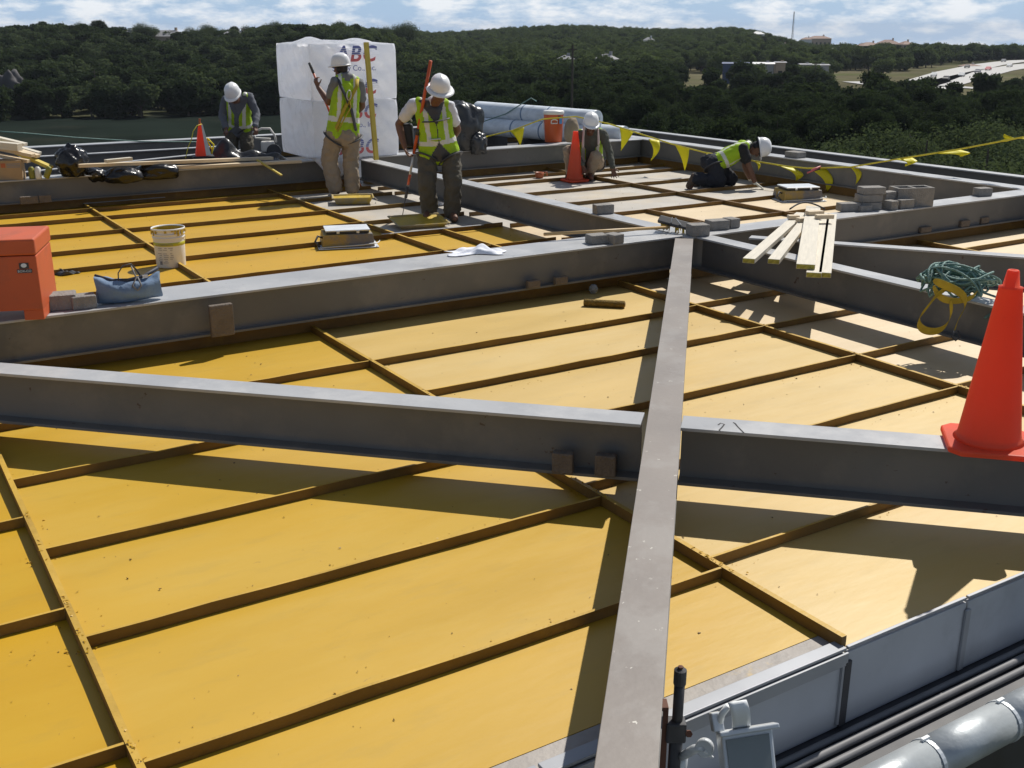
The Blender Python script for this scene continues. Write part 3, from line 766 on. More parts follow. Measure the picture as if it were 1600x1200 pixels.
# ------------------------------------------------------------------ orange tool chest on the left
p = on(70, 500, ZT)
CH = Vector((p.x, p.y, ZT))
ch = empty('tool_chest', (CH.x, CH.y, ZT + 0.001), R(12))
tag(ch, 'orange steel tool chest on the broad girder at the left edge', 'tool chest')
cw, cd, chh = 0.95, 0.46, 0.375
box_obj('chest_body', (-cw / 2, cd / 2, 0.065 + 0.17), (cw, cd, 0.34), M['orange_box'], ch, bevel=0.006)
box_obj('lid', (-cw / 2 - 0.003, cd / 2, 0.405 + 0.055), (cw + 0.016, cd + 0.024, 0.10), M['orange_box'], ch, bevel=0.012)
for x in (-0.06, -cw + 0.06):
    box_obj('foot', (x, cd / 2, 0.033), (0.115, cd - 0.02, 0.065), M['orange_box'], ch, bevel=0.004)
st = box_obj('badge', (-0.075, -0.0025, 0.345), (0.055, 0.003, 0.035), M['dark'], ch)
MB().lathe([(0, 0), (0.013, 0.001), (0.013, 0.003), (0, 0.004)], 16, (0, -0.0015, 0.003), Euler((R(90), 0, 0)).to_matrix(), sx=1.3).build('emblem', M['lid_white'], st)
st2 = box_obj('name_plate', (-0.075, -0.0025, 0.312), (0.085, 0.003, 0.022), M['dark'], ch)
def text_mesh(s, size, m, parent, locn, rot, ext=0.001, align='CENTER', name='lettering', shear=0.0, space=1.0, bold=0.0):
    cu = bpy.data.curves.new(name, 'FONT')
    cu.body = s; cu.size = size; cu.extrude = ext; cu.align_x = align; cu.align_y = 'CENTER'; cu.shear = shear
    cu.space_character = space; cu.offset = bold
    t = bpy.data.objects.new(name + '_src', cu); col.objects.link(t)
    dg = bpy.context.evaluated_depsgraph_get(); dg.update()
    me = bpy.data.meshes.new_from_object(t.evaluated_get(dg))
    bpy.data.objects.remove(t)
    me.materials.clear()
    for mm in (m if isinstance(m, (list, tuple)) else [m]): me.materials.append(mm)
    o = bpy.data.objects.new(name, me); col.objects.link(o)
    o.parent = parent; o.location = locn; o.rotation_euler = rot
    return o
text_mesh('BOX-CO', 0.020, M['lid_white'], st2, (0, -0.002, 0), (R(90), 0, 0))

# ------------------------------------------------------------------ blue bag
p = on(196, 476, ZT)
bg = empty('duffel_bag', (p.x, p.y + 0.09, ZT), R(24)); tag(bg, 'faded blue canvas bag with looped handle on the broad girder', 'bag')
def bagf(u, v):
    x = (u - 0.5) * 0.40
    a = 2 * math.pi * v
    pinch = 1 - 0.55 * abs(2 * u - 1) ** 3
    ry, rzz = 0.085 * pinch, 0.078 * (0.9 + 0.12 * math.sin(u * 5))
    y, z = math.cos(a) * ry, math.sin(a) * rzz
    z += 0.075 + 0.05 * abs(2 * u - 1) ** 2.2 * (z > 0) 
    w = 0.006 * math.sin(23 * u + 3 * a) + 0.005 * math.sin(11 * u - 5 * a)
    return (x + 0.01 * math.sin(a * 2), y * (1 + w * 6), max(0.002, z * (1 + w * 4)))
mb = MB().grid(bagf, 26, 24)
nB = 27
mb.add([(-0.198, 0, 0.10), (0.198, 0, 0.10)], [])
o_ = mb.build('bag_body', M['blue_cloth'], bg, smooth=True)
def endcap(sx):
    pts = [Vector(bagf(0 if sx < 0 else 1, j / 24)) for j in range(24)]
    return MB().add(pts + [sum(pts, Vector()) / 24], [(j, (j + 1) % 24, 24) for j in range(24)]).build('bag_end', M['blue_cloth'], bg)
endcap(-1); endcap(1)
MB().tube([(-0.06, -0.03, 0.14), (-0.055, -0.02, 0.20), (-0.02, -0.01, 0.245), (0.03, 0, 0.25), (0.06, 0.0, 0.21), (0.09, -0.02, 0.15)], 0.010, 8, flat=0.4).build('handle', M['dark'], bg, smooth=True)
MB().tube([(-0.20, 0.01, 0.19), (-0.10, -0.02, 0.155), (0.0, -0.03, 0.15), (0.1, -0.02, 0.165), (0.20, 0.02, 0.205)], 0.012, 8).build('zip_edge', M['navy'], bg, smooth=True)
MB().tube([(0.03, -0.02, 0.24), (0.05, -0.06, 0.17), (0.02, -0.085, 0.12), (0.05, -0.09, 0.09), (0.075, -0.088, 0.12), (0.06, -0.05, 0.17)], 0.006, 6).build('strap_tail', M['strap_grey'], bg, smooth=True)
box_obj('tag', (0.11, -0.03, 0.165), (0.035, 0.004, 0.02), M['white_plastic'], bg)

# ------------------------------------------------------------------ pail
p = on(263, 419, 0)
pa = empty('coating_pail', (p.x, p.y + 0.1, 0.003)); tag(pa, 'white plastic pail with yellow drips and printed label', 'pail')
prof = [(0.130, 0.0), (0.133, 0.008), (0.142, 0.27), (0.142, 0.272), (0.149, 0.275), (0.149, 0.283), (0.144, 0.286), (0.145, 0.305), (0.152, 0.308), (0.152, 0.316), (0.146, 0.319), (0.147, 0.345), (0.154, 0.348), (0.154, 0.362), (0.150, 0.366), (0.145, 0.362), (0.128, 0.02), (0.0, 0.02)]
o_ = MB().lathe(prof, 40).build('pail_shell', M['white_plastic'], pa, smooth=True)
MB().lathe([(0.1425, 0.355), (0.128, 0.03), (0.1265, 0.03), (0.1405, 0.355)], 40, cap=False).build('coating_inside', M['yellow_drip'], pa, smooth=True)
MB().lathe([(0.1395, 0.205), (0.1410, 0.206), (0.1420, 0.238), (0.1405, 0.239)], 40, cap=False).build('print_band', M['pail_band'], pa, smooth=True)
dr = MB()
for i in range(26):
    a = random.uniform(0, 6.28); l = random.uniform(0.01, 0.06)
    dr.box((math.cos(a) * 0.153, math.sin(a) * 0.153, 0.352 - l / 2), (0.006, random.uniform(0.006, 0.03), l), Matrix.Rotation(a, 3, 'Z'))
o_ = dr.build('coating_drips', M['yellow_drip'], pa); tag(o_, kind='stuff')
lp = MB()
for r_ in range(9):
    for c_ in range(3):
        a = R(-90 + (c_ - 1) * 22 + random.uniform(-2, 2)); rr = 0.1325 + 0.009 * (0.18 - r_ * 0.014) / 0.27 + 0.002
        w = random.uniform(0.02, 0.05) * (0 if (r_ in (2,) or (c_ == 2 and r_ > 6)) else 1)
        if w: lp.box((math.cos(a) * rr, math.sin(a) * rr, 0.19 - r_ * 0.017), (0.001, w, 0.004), Matrix.Rotation(a, 3, 'Z'))
o_ = lp.build('printed_lines', M['print'], pa); tag(o_, kind='stuff')
a = R(-112); box_obj('printed_mark', (math.cos(a) * 0.1365, math.sin(a) * 0.1365, 0.05), (0.002, 0.026, 0.03), M['print'], pa, a)
text_mesh('WATERPROOFING', 0.019, M['print'], pa, (0, -0.1432, 0.222), (R(90), 0, 0), 0.0008)
MB().tube([(0.155 * math.cos(t), 0.155 * math.sin(t) * 0.9 - 0.01, 0.30 - 0.16 * math.sin(t) * 0 - 0.13 * math.sin(t)) for t in [math.pi * (0.02 + 0.96 * i / 20) for i in range(21)]], 0.0025, 6).build('bail_wire', M['pole_steel'], pa, smooth=True)

# ------------------------------------------------------------------ raised drain curbs with pale lids
def drain(label, x, y, w, d, h, rz):
    p = on(x, y, 0)
    e = empty('drain_curb', (p.x, p.y + d * 0.55, 0.002), R(rz)); tag(e, label, 'drain curb', 'raised drain curbs')
    box_obj('flange', (0, 0, 0.006), (w * 1.22, d * 1.2, 0.008), M['lid_white'], e, bevel=0.002)
    MB().box((0, 0, h / 2 + 0.012), (w * 1.06, d * 1.06, h), taper=0.93).build('curb_body', M['curb'], e, bevel=0.006)
    box_obj('lid_frame', (-0.0, 0.0, h + 0.027), (w * 0.86, d * 0.84, 0.022), M['dark'], e, bevel=0.003)
    box_obj('lid', (0.0, 0.0, h + 0.046), (w * 0.90, d * 0.88, 0.014), M['lid_white'], e, bevel=0.004)
    for dx in (-0.2, 0.2):
        box_obj('lid_clip', (dx * w, -d * 0.43, h + 0.03), (0.03, 0.02, 0.026), M['alu'], e, bevel=0.002)
    MB().tube([(-w * 0.57, -d * 0.57, 0.02), (-w * 0.3, -d * 0.60, 0.028), (0, -d * 0.60, 0.03), (w * 0.3, -d * 0.6, 0.036), (w * 0.6, -d * 0.56, 0.05), (w * 0.64, -d * 0.4, 0.06)], 0.006, 6).build('edge_wire', M['alu'], e, smooth=True)
    MB().tube([(-w * 0.5, -d * 0.2, 0.10), (-w * 0.60, -d * 0.25, 0.12), (-w * 0.66, -d * 0.3, 0.07), (-w * 0.58, -d * 0.4, 0.02)], 0.012, 6).build('side_fitting', M['dark'], e, smooth=True)
    return e
drain('raised drain curb with white lid on the yellow deck', 538, 389, 0.50, 0.36, 0.13, 14)
drain('raised drain curb with white lid on the bare deck behind the boards', 1252, 316, 0.50, 0.38, 0.13, 10)

# ------------------------------------------------------------------ rag, roller, bulb, broom
def cloth(label, name, x, y, z, w, d, h, m, rz, seed, cat):
    p = on(x, y, z)
    r_ = random.Random(seed)
    ph = [r_.uniform(0, 6) for _ in range(8)]
    def f(u, v):
        X, Y = (u - .5) * w, (v - .5) * d
        e = max(0.0, 1 - (2 * u - 1) ** 4) * max(0.0, 1 - (2 * v - 1) ** 4)
        zz = h * e * (0.45 + 0.3 * math.sin(9 * u + ph[0] + 3 * v) + 0.25 * math.sin(13 * v + ph[1] - 5 * u) + 0.2 * math.sin(21 * u + ph[2]))
        return (X + 0.03 * math.sin(7 * v + ph[3]), Y + 0.03 * math.sin(8 * u + ph[4]), max(0.003, zz))
    o = MB().grid(f, 34, 22).build(name, M[m], None, (p.x, p.y, z + 0.002), R(rz), smooth=True)
    s = o.modifiers.new('s', 'SOLIDIFY'); s.thickness = 0.003; s.offset = 1
    return tag(o, label, cat)
cloth('crumpled white rag lying on the broad girder', 'rag', 744, 395, ZT, 0.44, 0.22, 0.052, 'white_rag', 12, 3, 'rag')
p = on(944, 480, 0)
ro = empty('roller_cover', (p.x, p.y, 0.031), R(-12)); tag(ro, 'used yellow-brown roller cover lying on the deck', 'paint roller')
MB().tube([(-0.165, 0, 0), (-0.16, 0, 0), (0.16, 0, 0), (0.165, 0, 0)], [0.024, 0.029, 0.029, 0.024], 20).build('nap', M['nap'], ro, smooth=True)
MB().tube([(0.15, 0, 0), (0.17, 0, 0)], 0.017, 16).build('core', M['cardboard'], ro)
p = on(927, 459, 0)
bu = MB().lathe([(0.0, 0.0), (0.025, 0.006), (0.040, 0.03), (0.038, 0.055), (0.022, 0.078), (0.0, 0.083)], 18).build('plastic_cup', M['sleeve_clear'], None, (p.x, p.y, 0.002), 0, smooth=True)
tag(bu, 'small clear plastic globe on the deck behind the roller cover', 'cup')
# broom: long pole resting on girder, bristle head on the crossing
bA, bB = on(850, 366, ZT + 0.06), on(1046, 355, ZT + 0.05)
br = empty('push_broom', (bB.x, bB.y, ZT)); tag(br, 'push broom with long wooden pole lying across the girder crossing', 'broom')
ll = lambda v: Vector(v) - Vector((bB.x, bB.y, ZT))
MB().tube([ll(bA), ll(bB)], 0.014, 10).build('pole', M['pole_wood'], br, smooth=True)
hd = empty('tmp'); bpy.data.objects.remove(hd)
hM = Euler((R(35), R(10), R(-25))).to_matrix()
b1 = MB().box((0.06, 0.0, 0.085), (0.33, 0.075, 0.030), hM).build('head_block', M['dark'], br, bevel=0.006)
b2 = MB()
for i in range(60):
    x, y = random.uniform(-.16, .16), random.uniform(-.032, .032)
    pp = Vector((0.06, 0, 0.085)) + hM @ Vector((x, y, -0.012)); qq = Vector((0.06, 0, 0.085)) + hM @ Vector((x * 1.1, y * 1.5, -0.085))
    b2.tube([pp, qq], [0.006, 0.004], 5)
o_ = b2.build('bristles', M['harness_yellow'], br); tag(o_, kind='stuff')
for x in (-0.04, 0.05):
    o_ = MB().tube([Vector((0.06, 0, 0.085)) + hM @ Vector((x, -0.02, 0.016)), Vector((0.06, 0, 0.085)) + hM @ Vector((x * .3 - 0.03, 0.01, 0.05))], 0.006, 6).build('brace', M['pole_steel'], br)
# small dark gloves by the tool chest
cloth('dark work glove lying on the deck beside the tool chest', 'glove', 100, 429, 0, 0.22, 0.08, 0.045, 'dark', 10, 9, 'glove')

# ------------------------------------------------------------------ rope heap and harness on the beam
p = on(1492, 470, ZT)
rp = Vector((p.x + 0.02, p.y + 0.06, ZT))
pts = []
for i in range(1150):
    t = i * 0.155
    d = Vector((math.sin(1.13 * t + 0.4) + 0.6 * math.sin(0.37 * t), math.cos(1.31 * t) + 0.5 * math.sin(0.53 * t + 1), 0.35 + 0.75 * abs(math.sin(0.71 * t + 0.9 * math.sin(0.17 * t)))))
    d.normalize()
    k = 0.78 + 0.22 * math.sin(0.23 * t + 2) 
    pts.append(rp + Vector((d.x * 0.31 * k, d.y * 0.17 * k, 0.012 + d.z * 0.235 * k + 0.02 * math.sin(2.3 * t))))
# loop hanging over the right side
for i in range(14):
    t = i / 13
    pts.append(rp + Vector((0.22 + 0.06 * math.cos(t * 6.5), -0.10 - 0.03 * math.sin(t * 3), 0.02 - 0.12 * math.sin(t * 3.14))))
rope = MB().tube(pts, 0.0075, 6).build('coiled_rope', M['rope'], smooth=True)
tag(rope, 'heap of teal rope piled on the right beam', 'rope')
hs = empty('harness', tuple(rp)); tag(hs, 'yellow webbing harness hanging off the beam under the rope', 'harness')
def band(name, pts, w, parent, m):
    mb = MB(); n = len(pts); vs = []
    for i, (p_, d_) in enumerate(pts):
        p_, d_ = Vector(p_), Vector(d_).normalized() * w / 2
        vs += [p_ - d_, p_ + d_]
    mb.add(vs, [(2 * i, 2 * i + 1, 2 * i + 3, 2 * i + 2) for i in range(n - 1)])
    o = mb.build(name, M[m], parent, smooth=True)
    s = o.modifiers.new('s', 'SOLIDIFY'); s.thickness = 0.004; s.offset = 0
    o.modifiers.new('ss', 'SUBSURF').render_levels = 2
    return o
Z = (0.2, -0.2, 1)
band('webbing', [((-0.10, -0.12, 0.10), Z), ((-0.19, -0.16, 0.07), Z), ((-0.24, -0.17, -0.02), Z), ((-0.30, -0.16, -0.10), Z), ((-0.27, -0.17, -0.17), Z), ((-0.18, -0.19, -0.185), Z), ((-0.10, -0.18, -0.15), Z), ((-0.07, -0.17, -0.05), Z), ((-0.10, -0.17, 0.03), Z)], 0.06, hs, 'harness_yellow')
band('webbing', [((-0.22, -0.13, 0.16), Z), ((-0.12, -0.17, 0.12), Z), ((-0.02, -0.18, 0.08), Z), ((0.02, -0.18, 0.0), Z), ((-0.04, -0.18, -0.10), Z), ((-0.05, -0.19, -0.18), Z)], 0.06, hs, 'harness_yellow')
band('webbing', [((-0.20, -0.10, 0.12), Z), ((-0.16, -0.15, 0.03), Z), ((-0.06, -0.17, 0.02), Z), ((0.06, -0.16, 0.04), Z), ((0.09, -0.14, 0.10), Z)], 0.05, hs, 'harness_yellow')
MB().tube([(-0.05, -0.19, -0.17), (-0.07, -0.20, -0.21), (-0.04, -0.20, -0.235), (-0.01, -0.20, -0.21), (-0.03, -0.19, -0.17)], 0.006, 6).build('buckle', M['dark'], hs, smooth=True)

# ------------------------------------------------------------------ paint trays
def tray(label, x, y, w, d, h, rz, tiltx=0.0):
    p = on(x, y, 0)
    e = empty('roller_tray', (p.x, p.y + d * 0.4, 0.004), R(rz)); tag(e, label, 'roller tray', 'yellow roller trays')
    e.rotation_euler = Euler((tiltx, 0, R(rz)))
    prof = []
    mb = MB()
    o_, i_ = [], []
    for z, gx in ((0.0, 0.80), (h, 1.0), (h + 0.006, 1.04), (h - 0.004, 1.05)):
        o_.append([(-w / 2 * gx, -d / 2 * gx, z), (w / 2 * gx, -d / 2 * gx, z), (w / 2 * gx, d / 2 * gx, z), (-w / 2 * gx, d / 2 * gx, z)])
    vs = [v for r in o_ for v in r]
    fs = [(3, 2, 1, 0)] + [(4 * j + k, 4 * j + (k + 1) % 4, 4 * j + 4 + (k + 1) % 4, 4 * j + 4 + k) for j in range(3) for k in range(4)]
    sh = mb.add(vs, fs).build('tray_shell', M['tray'], e, bevel=0.01)
    s = sh.modifiers.new('s', 'SOLIDIFY'); s.thickness = 0.004
    MB().add([(-w * 0.41, -d * 0.41, 0.008), (w * 0.41, -d * 0.41, 0.008), (w * 0.475, d * 0.47, h * 0.85), (-w * 0.475, d * 0.47, h * 0.85), (-w * 0.48, -d * 0.48, h * 0.9), (w * 0.48, -d * 0.48, h * 0.9)], [(0, 1, 2, 3), (4, 5, 1, 0), (0, 3, 4), (5, 2, 1)]).build('wet_coating', M['yellow_drip'], e)
    MB().tube([(w * 0.53, -d * 0.3, h), (w * 0.62, -d * 0.2, h * 0.5), (w * 0.60, d * 0.1, 0.01)], 0.004, 6).build('hanger', M['pole_steel'], e)
    return e
tray('yellow coated tray at the khaki worker feet', 549, 320, 0.50, 0.34, 0.085, 10)
tray('dark yellow tray under the orange pole of the standing worker', 652, 357, 0.58, 0.42, 0.07, 22, R(6))

# ------------------------------------------------------------------ wrapped pallets with printing
pc = W(-0.52, 7.12, ZT)
pw, pd = 1.28, 1.26
def wrap_mesh(h, seed, top_lump):
    r_ = random.Random(seed)
    ph = [r_.uniform(0, 6.28) for _ in range(10)]
    n = 20
    mb = MB()
    def side(fn, nu=44, nv=30): mb.grid(fn, nu, nv)
    def wob(u, v, k): return 0.016 * math.sin(7 * u + ph[k] + 4 * v) + 0.012 * math.sin(15 * v - 6 * u + ph[k + 1]) + 0.007 * math.sin(31 * u + 19 * v + ph[k + 2])
    def pill(v): return -0.03 * (abs(2 * v - 1) ** 6)
    side(lambda u, v: (u * pw, wob(u, v, 0) * min(1, 8 * u * (1 - u)) - pill(v), v * h))
    side(lambda u, v: (pw + wob(u, v, 1) * min(1, 8 * u * (1 - u)) + pill(v), u * pd, v * h))
    side(lambda u, v: (pw * (1 - u), pd + wob(u, v, 2) * min(1, 8 * u * (1 - u)) + pill(v), v * h))
    side(lambda u, v: (wob(u, v, 3) * min(1, 8 * u * (1 - u)) - pill(v), pd * (1 - u), v * h))
    def tf(u, v):
        e = min(1, 6 * min(u, 1 - u, v, 1 - v))
        bump = top_lump * (0.5 + 0.5 * math.sin(6.0 * u + ph[4]) * math.sin(5 * v + ph[5])) + 0.02 * math.sin(25 * u + ph[6]) * e
        cor = 0.10 * top_lump / 0.05 * math.exp(-((u - 0.12) ** 2 + (v - 0.5) ** 2 * 0.6) / 0.03)
        return (0.03 + u * (pw - 0.06), 0.03 + v * (pd - 0.06), h + (bump + cor) * e)
    mb.grid(tf, 24, 24)
    mb.add([(0, 0, 0), (pw, 0, 0), (pw, pd, 0), (0, pd, 0)], [(3, 2, 1, 0)])
    return mb
for lvl, (h, z, lab) in enumerate(((0.77, 0.0, 'lower of two shrink wrapped white pallet loads with printed lettering'), (0.74, 0.785, 'upper of two shrink wrapped white pallet loads with printed lettering'))):
    e = empty('wrapped_pallet', W(-0.52, 7.12, ZT + 0.001 + z), TH); tag(e, lab, 'pallet load', 'stacked wrapped pallet loads')
    wrap_mesh(h, 11 + lvl, 0.05 if lvl else 0.004).build('shrink_wrap', M['wrap'], e, smooth=True)
    def abc(x, z, size, sub=True):
        t = text_mesh('ABC', size, [M['blue_print'], M['red_print']], e, (x, -0.046, z), (R(90), 0, 0), 0.0015, shear=0.22, space=1.12, bold=size * 0.022)
        # striped print: blue bars above, red below
        me = t.data
        bm = bmesh.new(); bm.from_mesh(me)
        bmesh.ops.triangulate(bm, faces=bm.faces[:])
        hgt = size * 0.72
        for k in range(1, 8):
            yy = -hgt / 2 + hgt * k / 8
            geom = bm.verts[:] + bm.edges[:] + bm.faces[:]
            bmesh.ops.bisect_plane(bm, geom=geom, plane_co=(0, yy, 0), plane_no=(0, 1, 0))
        dele = []
        for f in bm.faces:
            y = f.calc_center_median().y
            k = (y + hgt / 2) / (hgt / 8)
            f.material_index = 1 if y < 0.0 else 0
            if abs((k % 1.0) - 0.5) < 0 : dele.append(f)
        bm.to_mesh(me); bm.free()
        for k in range(1, 5):
            box_obj('print_gap', (0, hgt / 2 - hgt * k / 8, 0.0022), (size * 2.4, hgt * 0.035, 0.0008), M['wrap'], t)
        if sub:
            text_mesh('Supply Co., Inc.', size * 0.36, M['blue_print'], e, (x - 0.02, -0.046, z - size * 0.62), (R(90), 0, 0), 0.0015)
    if lvl == 1:
        abc(0.645, 0.60, 0.29); abc(0.645, 0.16, 0.28, False)
    else:
        abc(0.63, 0.62, 0.28); abc(0.63, 0.14, 0.28, False)
# loose wrap hanging over the girder front
def flap(u, v):
    x = -0.45 + 0.75 * u
    drop = 0.30 * math.sin(math.pi * min(1, u * 1.0)) ** 1.5
    return (x + 0.02 * math.sin(9 * v), -0.03 - 0.035 * math.sin(math.pi * v) - 0.02 * math.sin(14 * u + 5 * v), 0.06 + 0.10 * (1 - u) * 0 - drop * v * 1.05)
e = empty('loose_wrap', W(-0.22, 7.02, ZT), TH); tag(e, 'loose white shrink wrap hanging over the rear girder below the pallets', 'plastic wrap')
o_ = MB().grid(flap, 24, 16).build('wrap_sheet', M['wrap'], e, smooth=True); s_ = o_.modifiers.new('s', 'SOLIDIFY'); s_.thickness = 0.004
# yellow stud leaning on the pallets
sA, sB = at(588, 250, 14.95), at(572, 66, 15.05)
v = sB - sA
e = empty('leaning_stud', tuple(sA)); tag(e, 'yellow wooden stud leaning upright against the wrapped pallets', 'stud')
MB().box((0, 0, v.length / 2), (0.065, 0.038, v.length)).build('stud', M['wood_yellow'], e, bevel=0.003).rotation_euler = v.to_track_quat('Z', 'Y').to_euler()

# ------------------------------------------------------------------ membrane rolls, cooler, tarp bag
def roll(label, p, q, r):
    p, q = Vector(p), Vector(q)
    e = empty('membrane_roll', tuple(p)); tag(e, label, 'roll', 'pale blue membrane rolls')
    n = 32
    d = (q - p)
    def fn(u, v):
        a = 2 * math.pi * v
        return None
    o_ = MB().tube([d * t for t in (0, 0.02, 0.2, 0.4, 0.6, 0.8, 0.98, 1.0)], [r * 0.985, r, r * 1.004, r, r * 1.005, r, r, r * 0.985], n).build('membrane', M['roll'], e)
    o_.data.polygons.foreach_set('use_smooth', [len(f.vertices) == 4 for f in o_.data.polygons])
    dn = d.normalized()
    for s_ in (d - dn * 0.005, ):
        MB().tube([s_, s_ + dn * 0.012], [r * 0.32, r * 0.32], 20).build('core', M['dark'], e)
    for t in (0.42, 0.47, 0.63, 0.8):
        MB().tube([d * t, d * t + dn * 0.03], r * 1.012, n, cap=False).build('tie_band', M['blue_cloth'] if t in (0.42, 0.63) else M['roll'], e)
    return e
RR = 0.150
zr = 0.30
pl_, pr_ = Vector((-0.62, 20.2, 0)), Vector((1.42, 18.35, 0))
dn = (pr_ - pl_).normalized(); pn = Vector((-dn.y, dn.x, 0))
roll('top pale blue membrane roll of the pile behind the cooler', pl_ + Vector((0, 0, zr + 0.42)), pr_ + Vector((0, 0, zr + 0.39)), RR)
roll('lower front pale blue roll of the pile behind the cooler', pl_ - pn * 0.16 - dn * 0.25 + Vector((0, 0, zr + 0.15)), pr_ - pn * 0.16 + dn * 0.10 + Vector((0, 0, zr + 0.15)), RR)
roll('lower rear pale blue roll showing at the right of the pile', pl_ + pn * 0.16 + Vector((0, 0, zr + 0.15)), pr_ + pn * 0.17 + dn * 0.45 + Vector((0, 0, zr + 0.15)), RR)
sk = empty('roll_skid', tuple(pl_), math.atan2(dn.y, dn.x)); tag(sk, 'dark timber skid under the membrane rolls', 'skid')
for t in (0.3, 1.4, 2.5):
    box_obj('bearer', (t, 0.0, zr / 2), (0.12, 0.8, zr - 0.01), M['dark'], sk)
tp = MB().tube([at(735, 197, 19.6), at(790, 178, 19.5), at(830, 153, 19.2), at(838, 158, 19.3)], 0.010, 6).build('tie_rope', M['rope'], smooth=True)
tag(tp, 'thin tie rope slanting over the membrane rolls', 'rope')

p = on(865, 223, ZT)
co = empty('water_cooler', (p.x, p.y + 0.13, ZT + 0.001), R(8)); tag(co, 'orange water cooler with white lid on the rear girder', 'cooler')
MB().lathe([(0.13, 0.0), (0.136, 0.01), (0.158, 0.42), (0.155, 0.435)], 32, sx=1.0, sy=0.92).build('tank', M['orange_cooler'], co, smooth=True)
MB().lathe([(0.160, 0.430), (0.168, 0.438), (0.168, 0.475), (0.155, 0.490), (0.0, 0.497)], 32, sy=0.92).build('lid', M['white_plastic'], co, smooth=True)
MB().tube([(-0.065, -0.152, 0.30), (-0.062, -0.160, 0.345), (-0.035, -0.165, 0.36), (0.0, -0.165, 0.36), (0.03, -0.165, 0.345), (0.035, -0.160, 0.30), (-0.065, -0.156, 0.30)], 0.009, 8).build('handle', M['white_plastic'], co, smooth=True)
MB().tube([(-0.16, 0.0, 0.33), (-0.175, -0.01, 0.26), (-0.165, 0.0, 0.2)], 0.008, 8).build('side_handle', M['white_plastic'], co, smooth=True)
box_obj('sticker', (0.095, -0.122, 0.34), (0.065, 0.004, 0.10), M['blue_sticker'], co, R(36))
box_obj('sticker', (0.070, -0.132, 0.40), (0.05, 0.004, 0.03), M['dark'], co, R(30))

def lump(name, label, c, s, m, seed, cat, rz=0.0, sharp=0.25, res=(40, 26), group=None, flatbase=True):
    r_ = random.Random(seed)
    k = [(r_.uniform(-1, 1), r_.uniform(-1, 1), r_.uniform(-1, 1), r_.uniform(3, 9), r_.uniform(0, 6)) for _ in range(14)]
    def f(u, v):
        th, ph = 2 * math.pi * u, math.pi * v
        n = Vector((math.cos(th) * math.sin(ph), math.sin(th) * math.sin(ph), -math.cos(ph)))
        d = 1.0
        for a, b, c_, q, w in k:
            d += sharp / 9 * (0.6 - abs(math.sin(0.55 * q * (a * n.x + b * n.y + c_ * n.z) + w)))
        p = Vector((n.x * s[0] * d, n.y * s[1] * d, n.z * s[2] * d))
        if flatbase: p.z = max(p.z, -s[2] * 0.72)
        return p
    o = MB().grid(f, *res).build(name, M[m], None, (c[0], c[1], c[2] + s[2] * (0.72 if flatbase else 0)), R(rz), smooth=True)
    return tag(o, label, cat, group)
p = on(727, 236, ZT)
lump('plastic_sheet_bundle', 'bulging dark grey plastic bundle behind the worker with the orange pole', (p.x - 0.02, p.y + 0.16, ZT), (0.29, 0.24, 0.43), 'bag_grey', 21, 'plastic bundle', 0, 0.55)
lump('plastic_sheet_bundle', 'small grey plastic flap drooping over the rear girder', (p.x + 0.20, p.y + 0.02, ZT - 0.05), (0.14, 0.10, 0.19), 'bag_grey', 22, 'plastic bundle', 20, 0.7)
# trash bags on the rear left girder
def M_at(x, y, z=ZT):
    q = on(x, y, z); return q
for i, (x, y, s, lab) in enumerate(((112, 279, (0.19, 0.17, 0.22), 'tall shiny black trash bag on the rear girder by the lumber pile'), (145, 282, (0.15, 0.12, 0.11), 'small black trash bag tucked beside the tall one'), (190, 283, (0.22, 0.14, 0.12), 'limp black trash bag drooping under the plank'), (243, 277, (0.28, 0.14, 0.13), 'long black trash bag at the right under the plank'))):
    q = on(x, y, ZT - 0.02 - (0.05 if i else 0))
    lump('trash_bag', lab, (q.x, q.y + 0.08, ZT - (0.0 if i == 0 else 0.10)), s, 'bag_black', 31 + i, 'trash bag', 20, 0.55, group='black trash bags on the rear girder')
# plank along the rear girder
def board(label, p, q, w, t, m, group='boards on the rear girder', name='board'):
    p, q = Vector(p), Vector(q); v = q - p
    o = MB().box((0, 0, 0), (v.length, w, t)).build(name, M[m], None, tuple((p + q) / 2), 0, bevel=0.003)
    o.rotation_euler = v.to_track_quat('X', 'Z').to_euler()
    return tag(o, label, 'board', group)
board('long pale plank lying along the rear girder over the trash bags', on(122, 259, ZT + 0.14), on(425, 247, ZT + 0.05), 0.09, 0.04, 'wood')
board('second plank under the long one on the rear girder', on(270, 262, ZT + 0.02), on(470, 252, ZT + 0.02), 0.12, 0.036, 'wood')
board('short scrap board across the plank on the rear girder', on(165, 252, ZT + 0.19), on(205, 248, ZT + 0.19), 0.07, 0.04, 'wood_white')
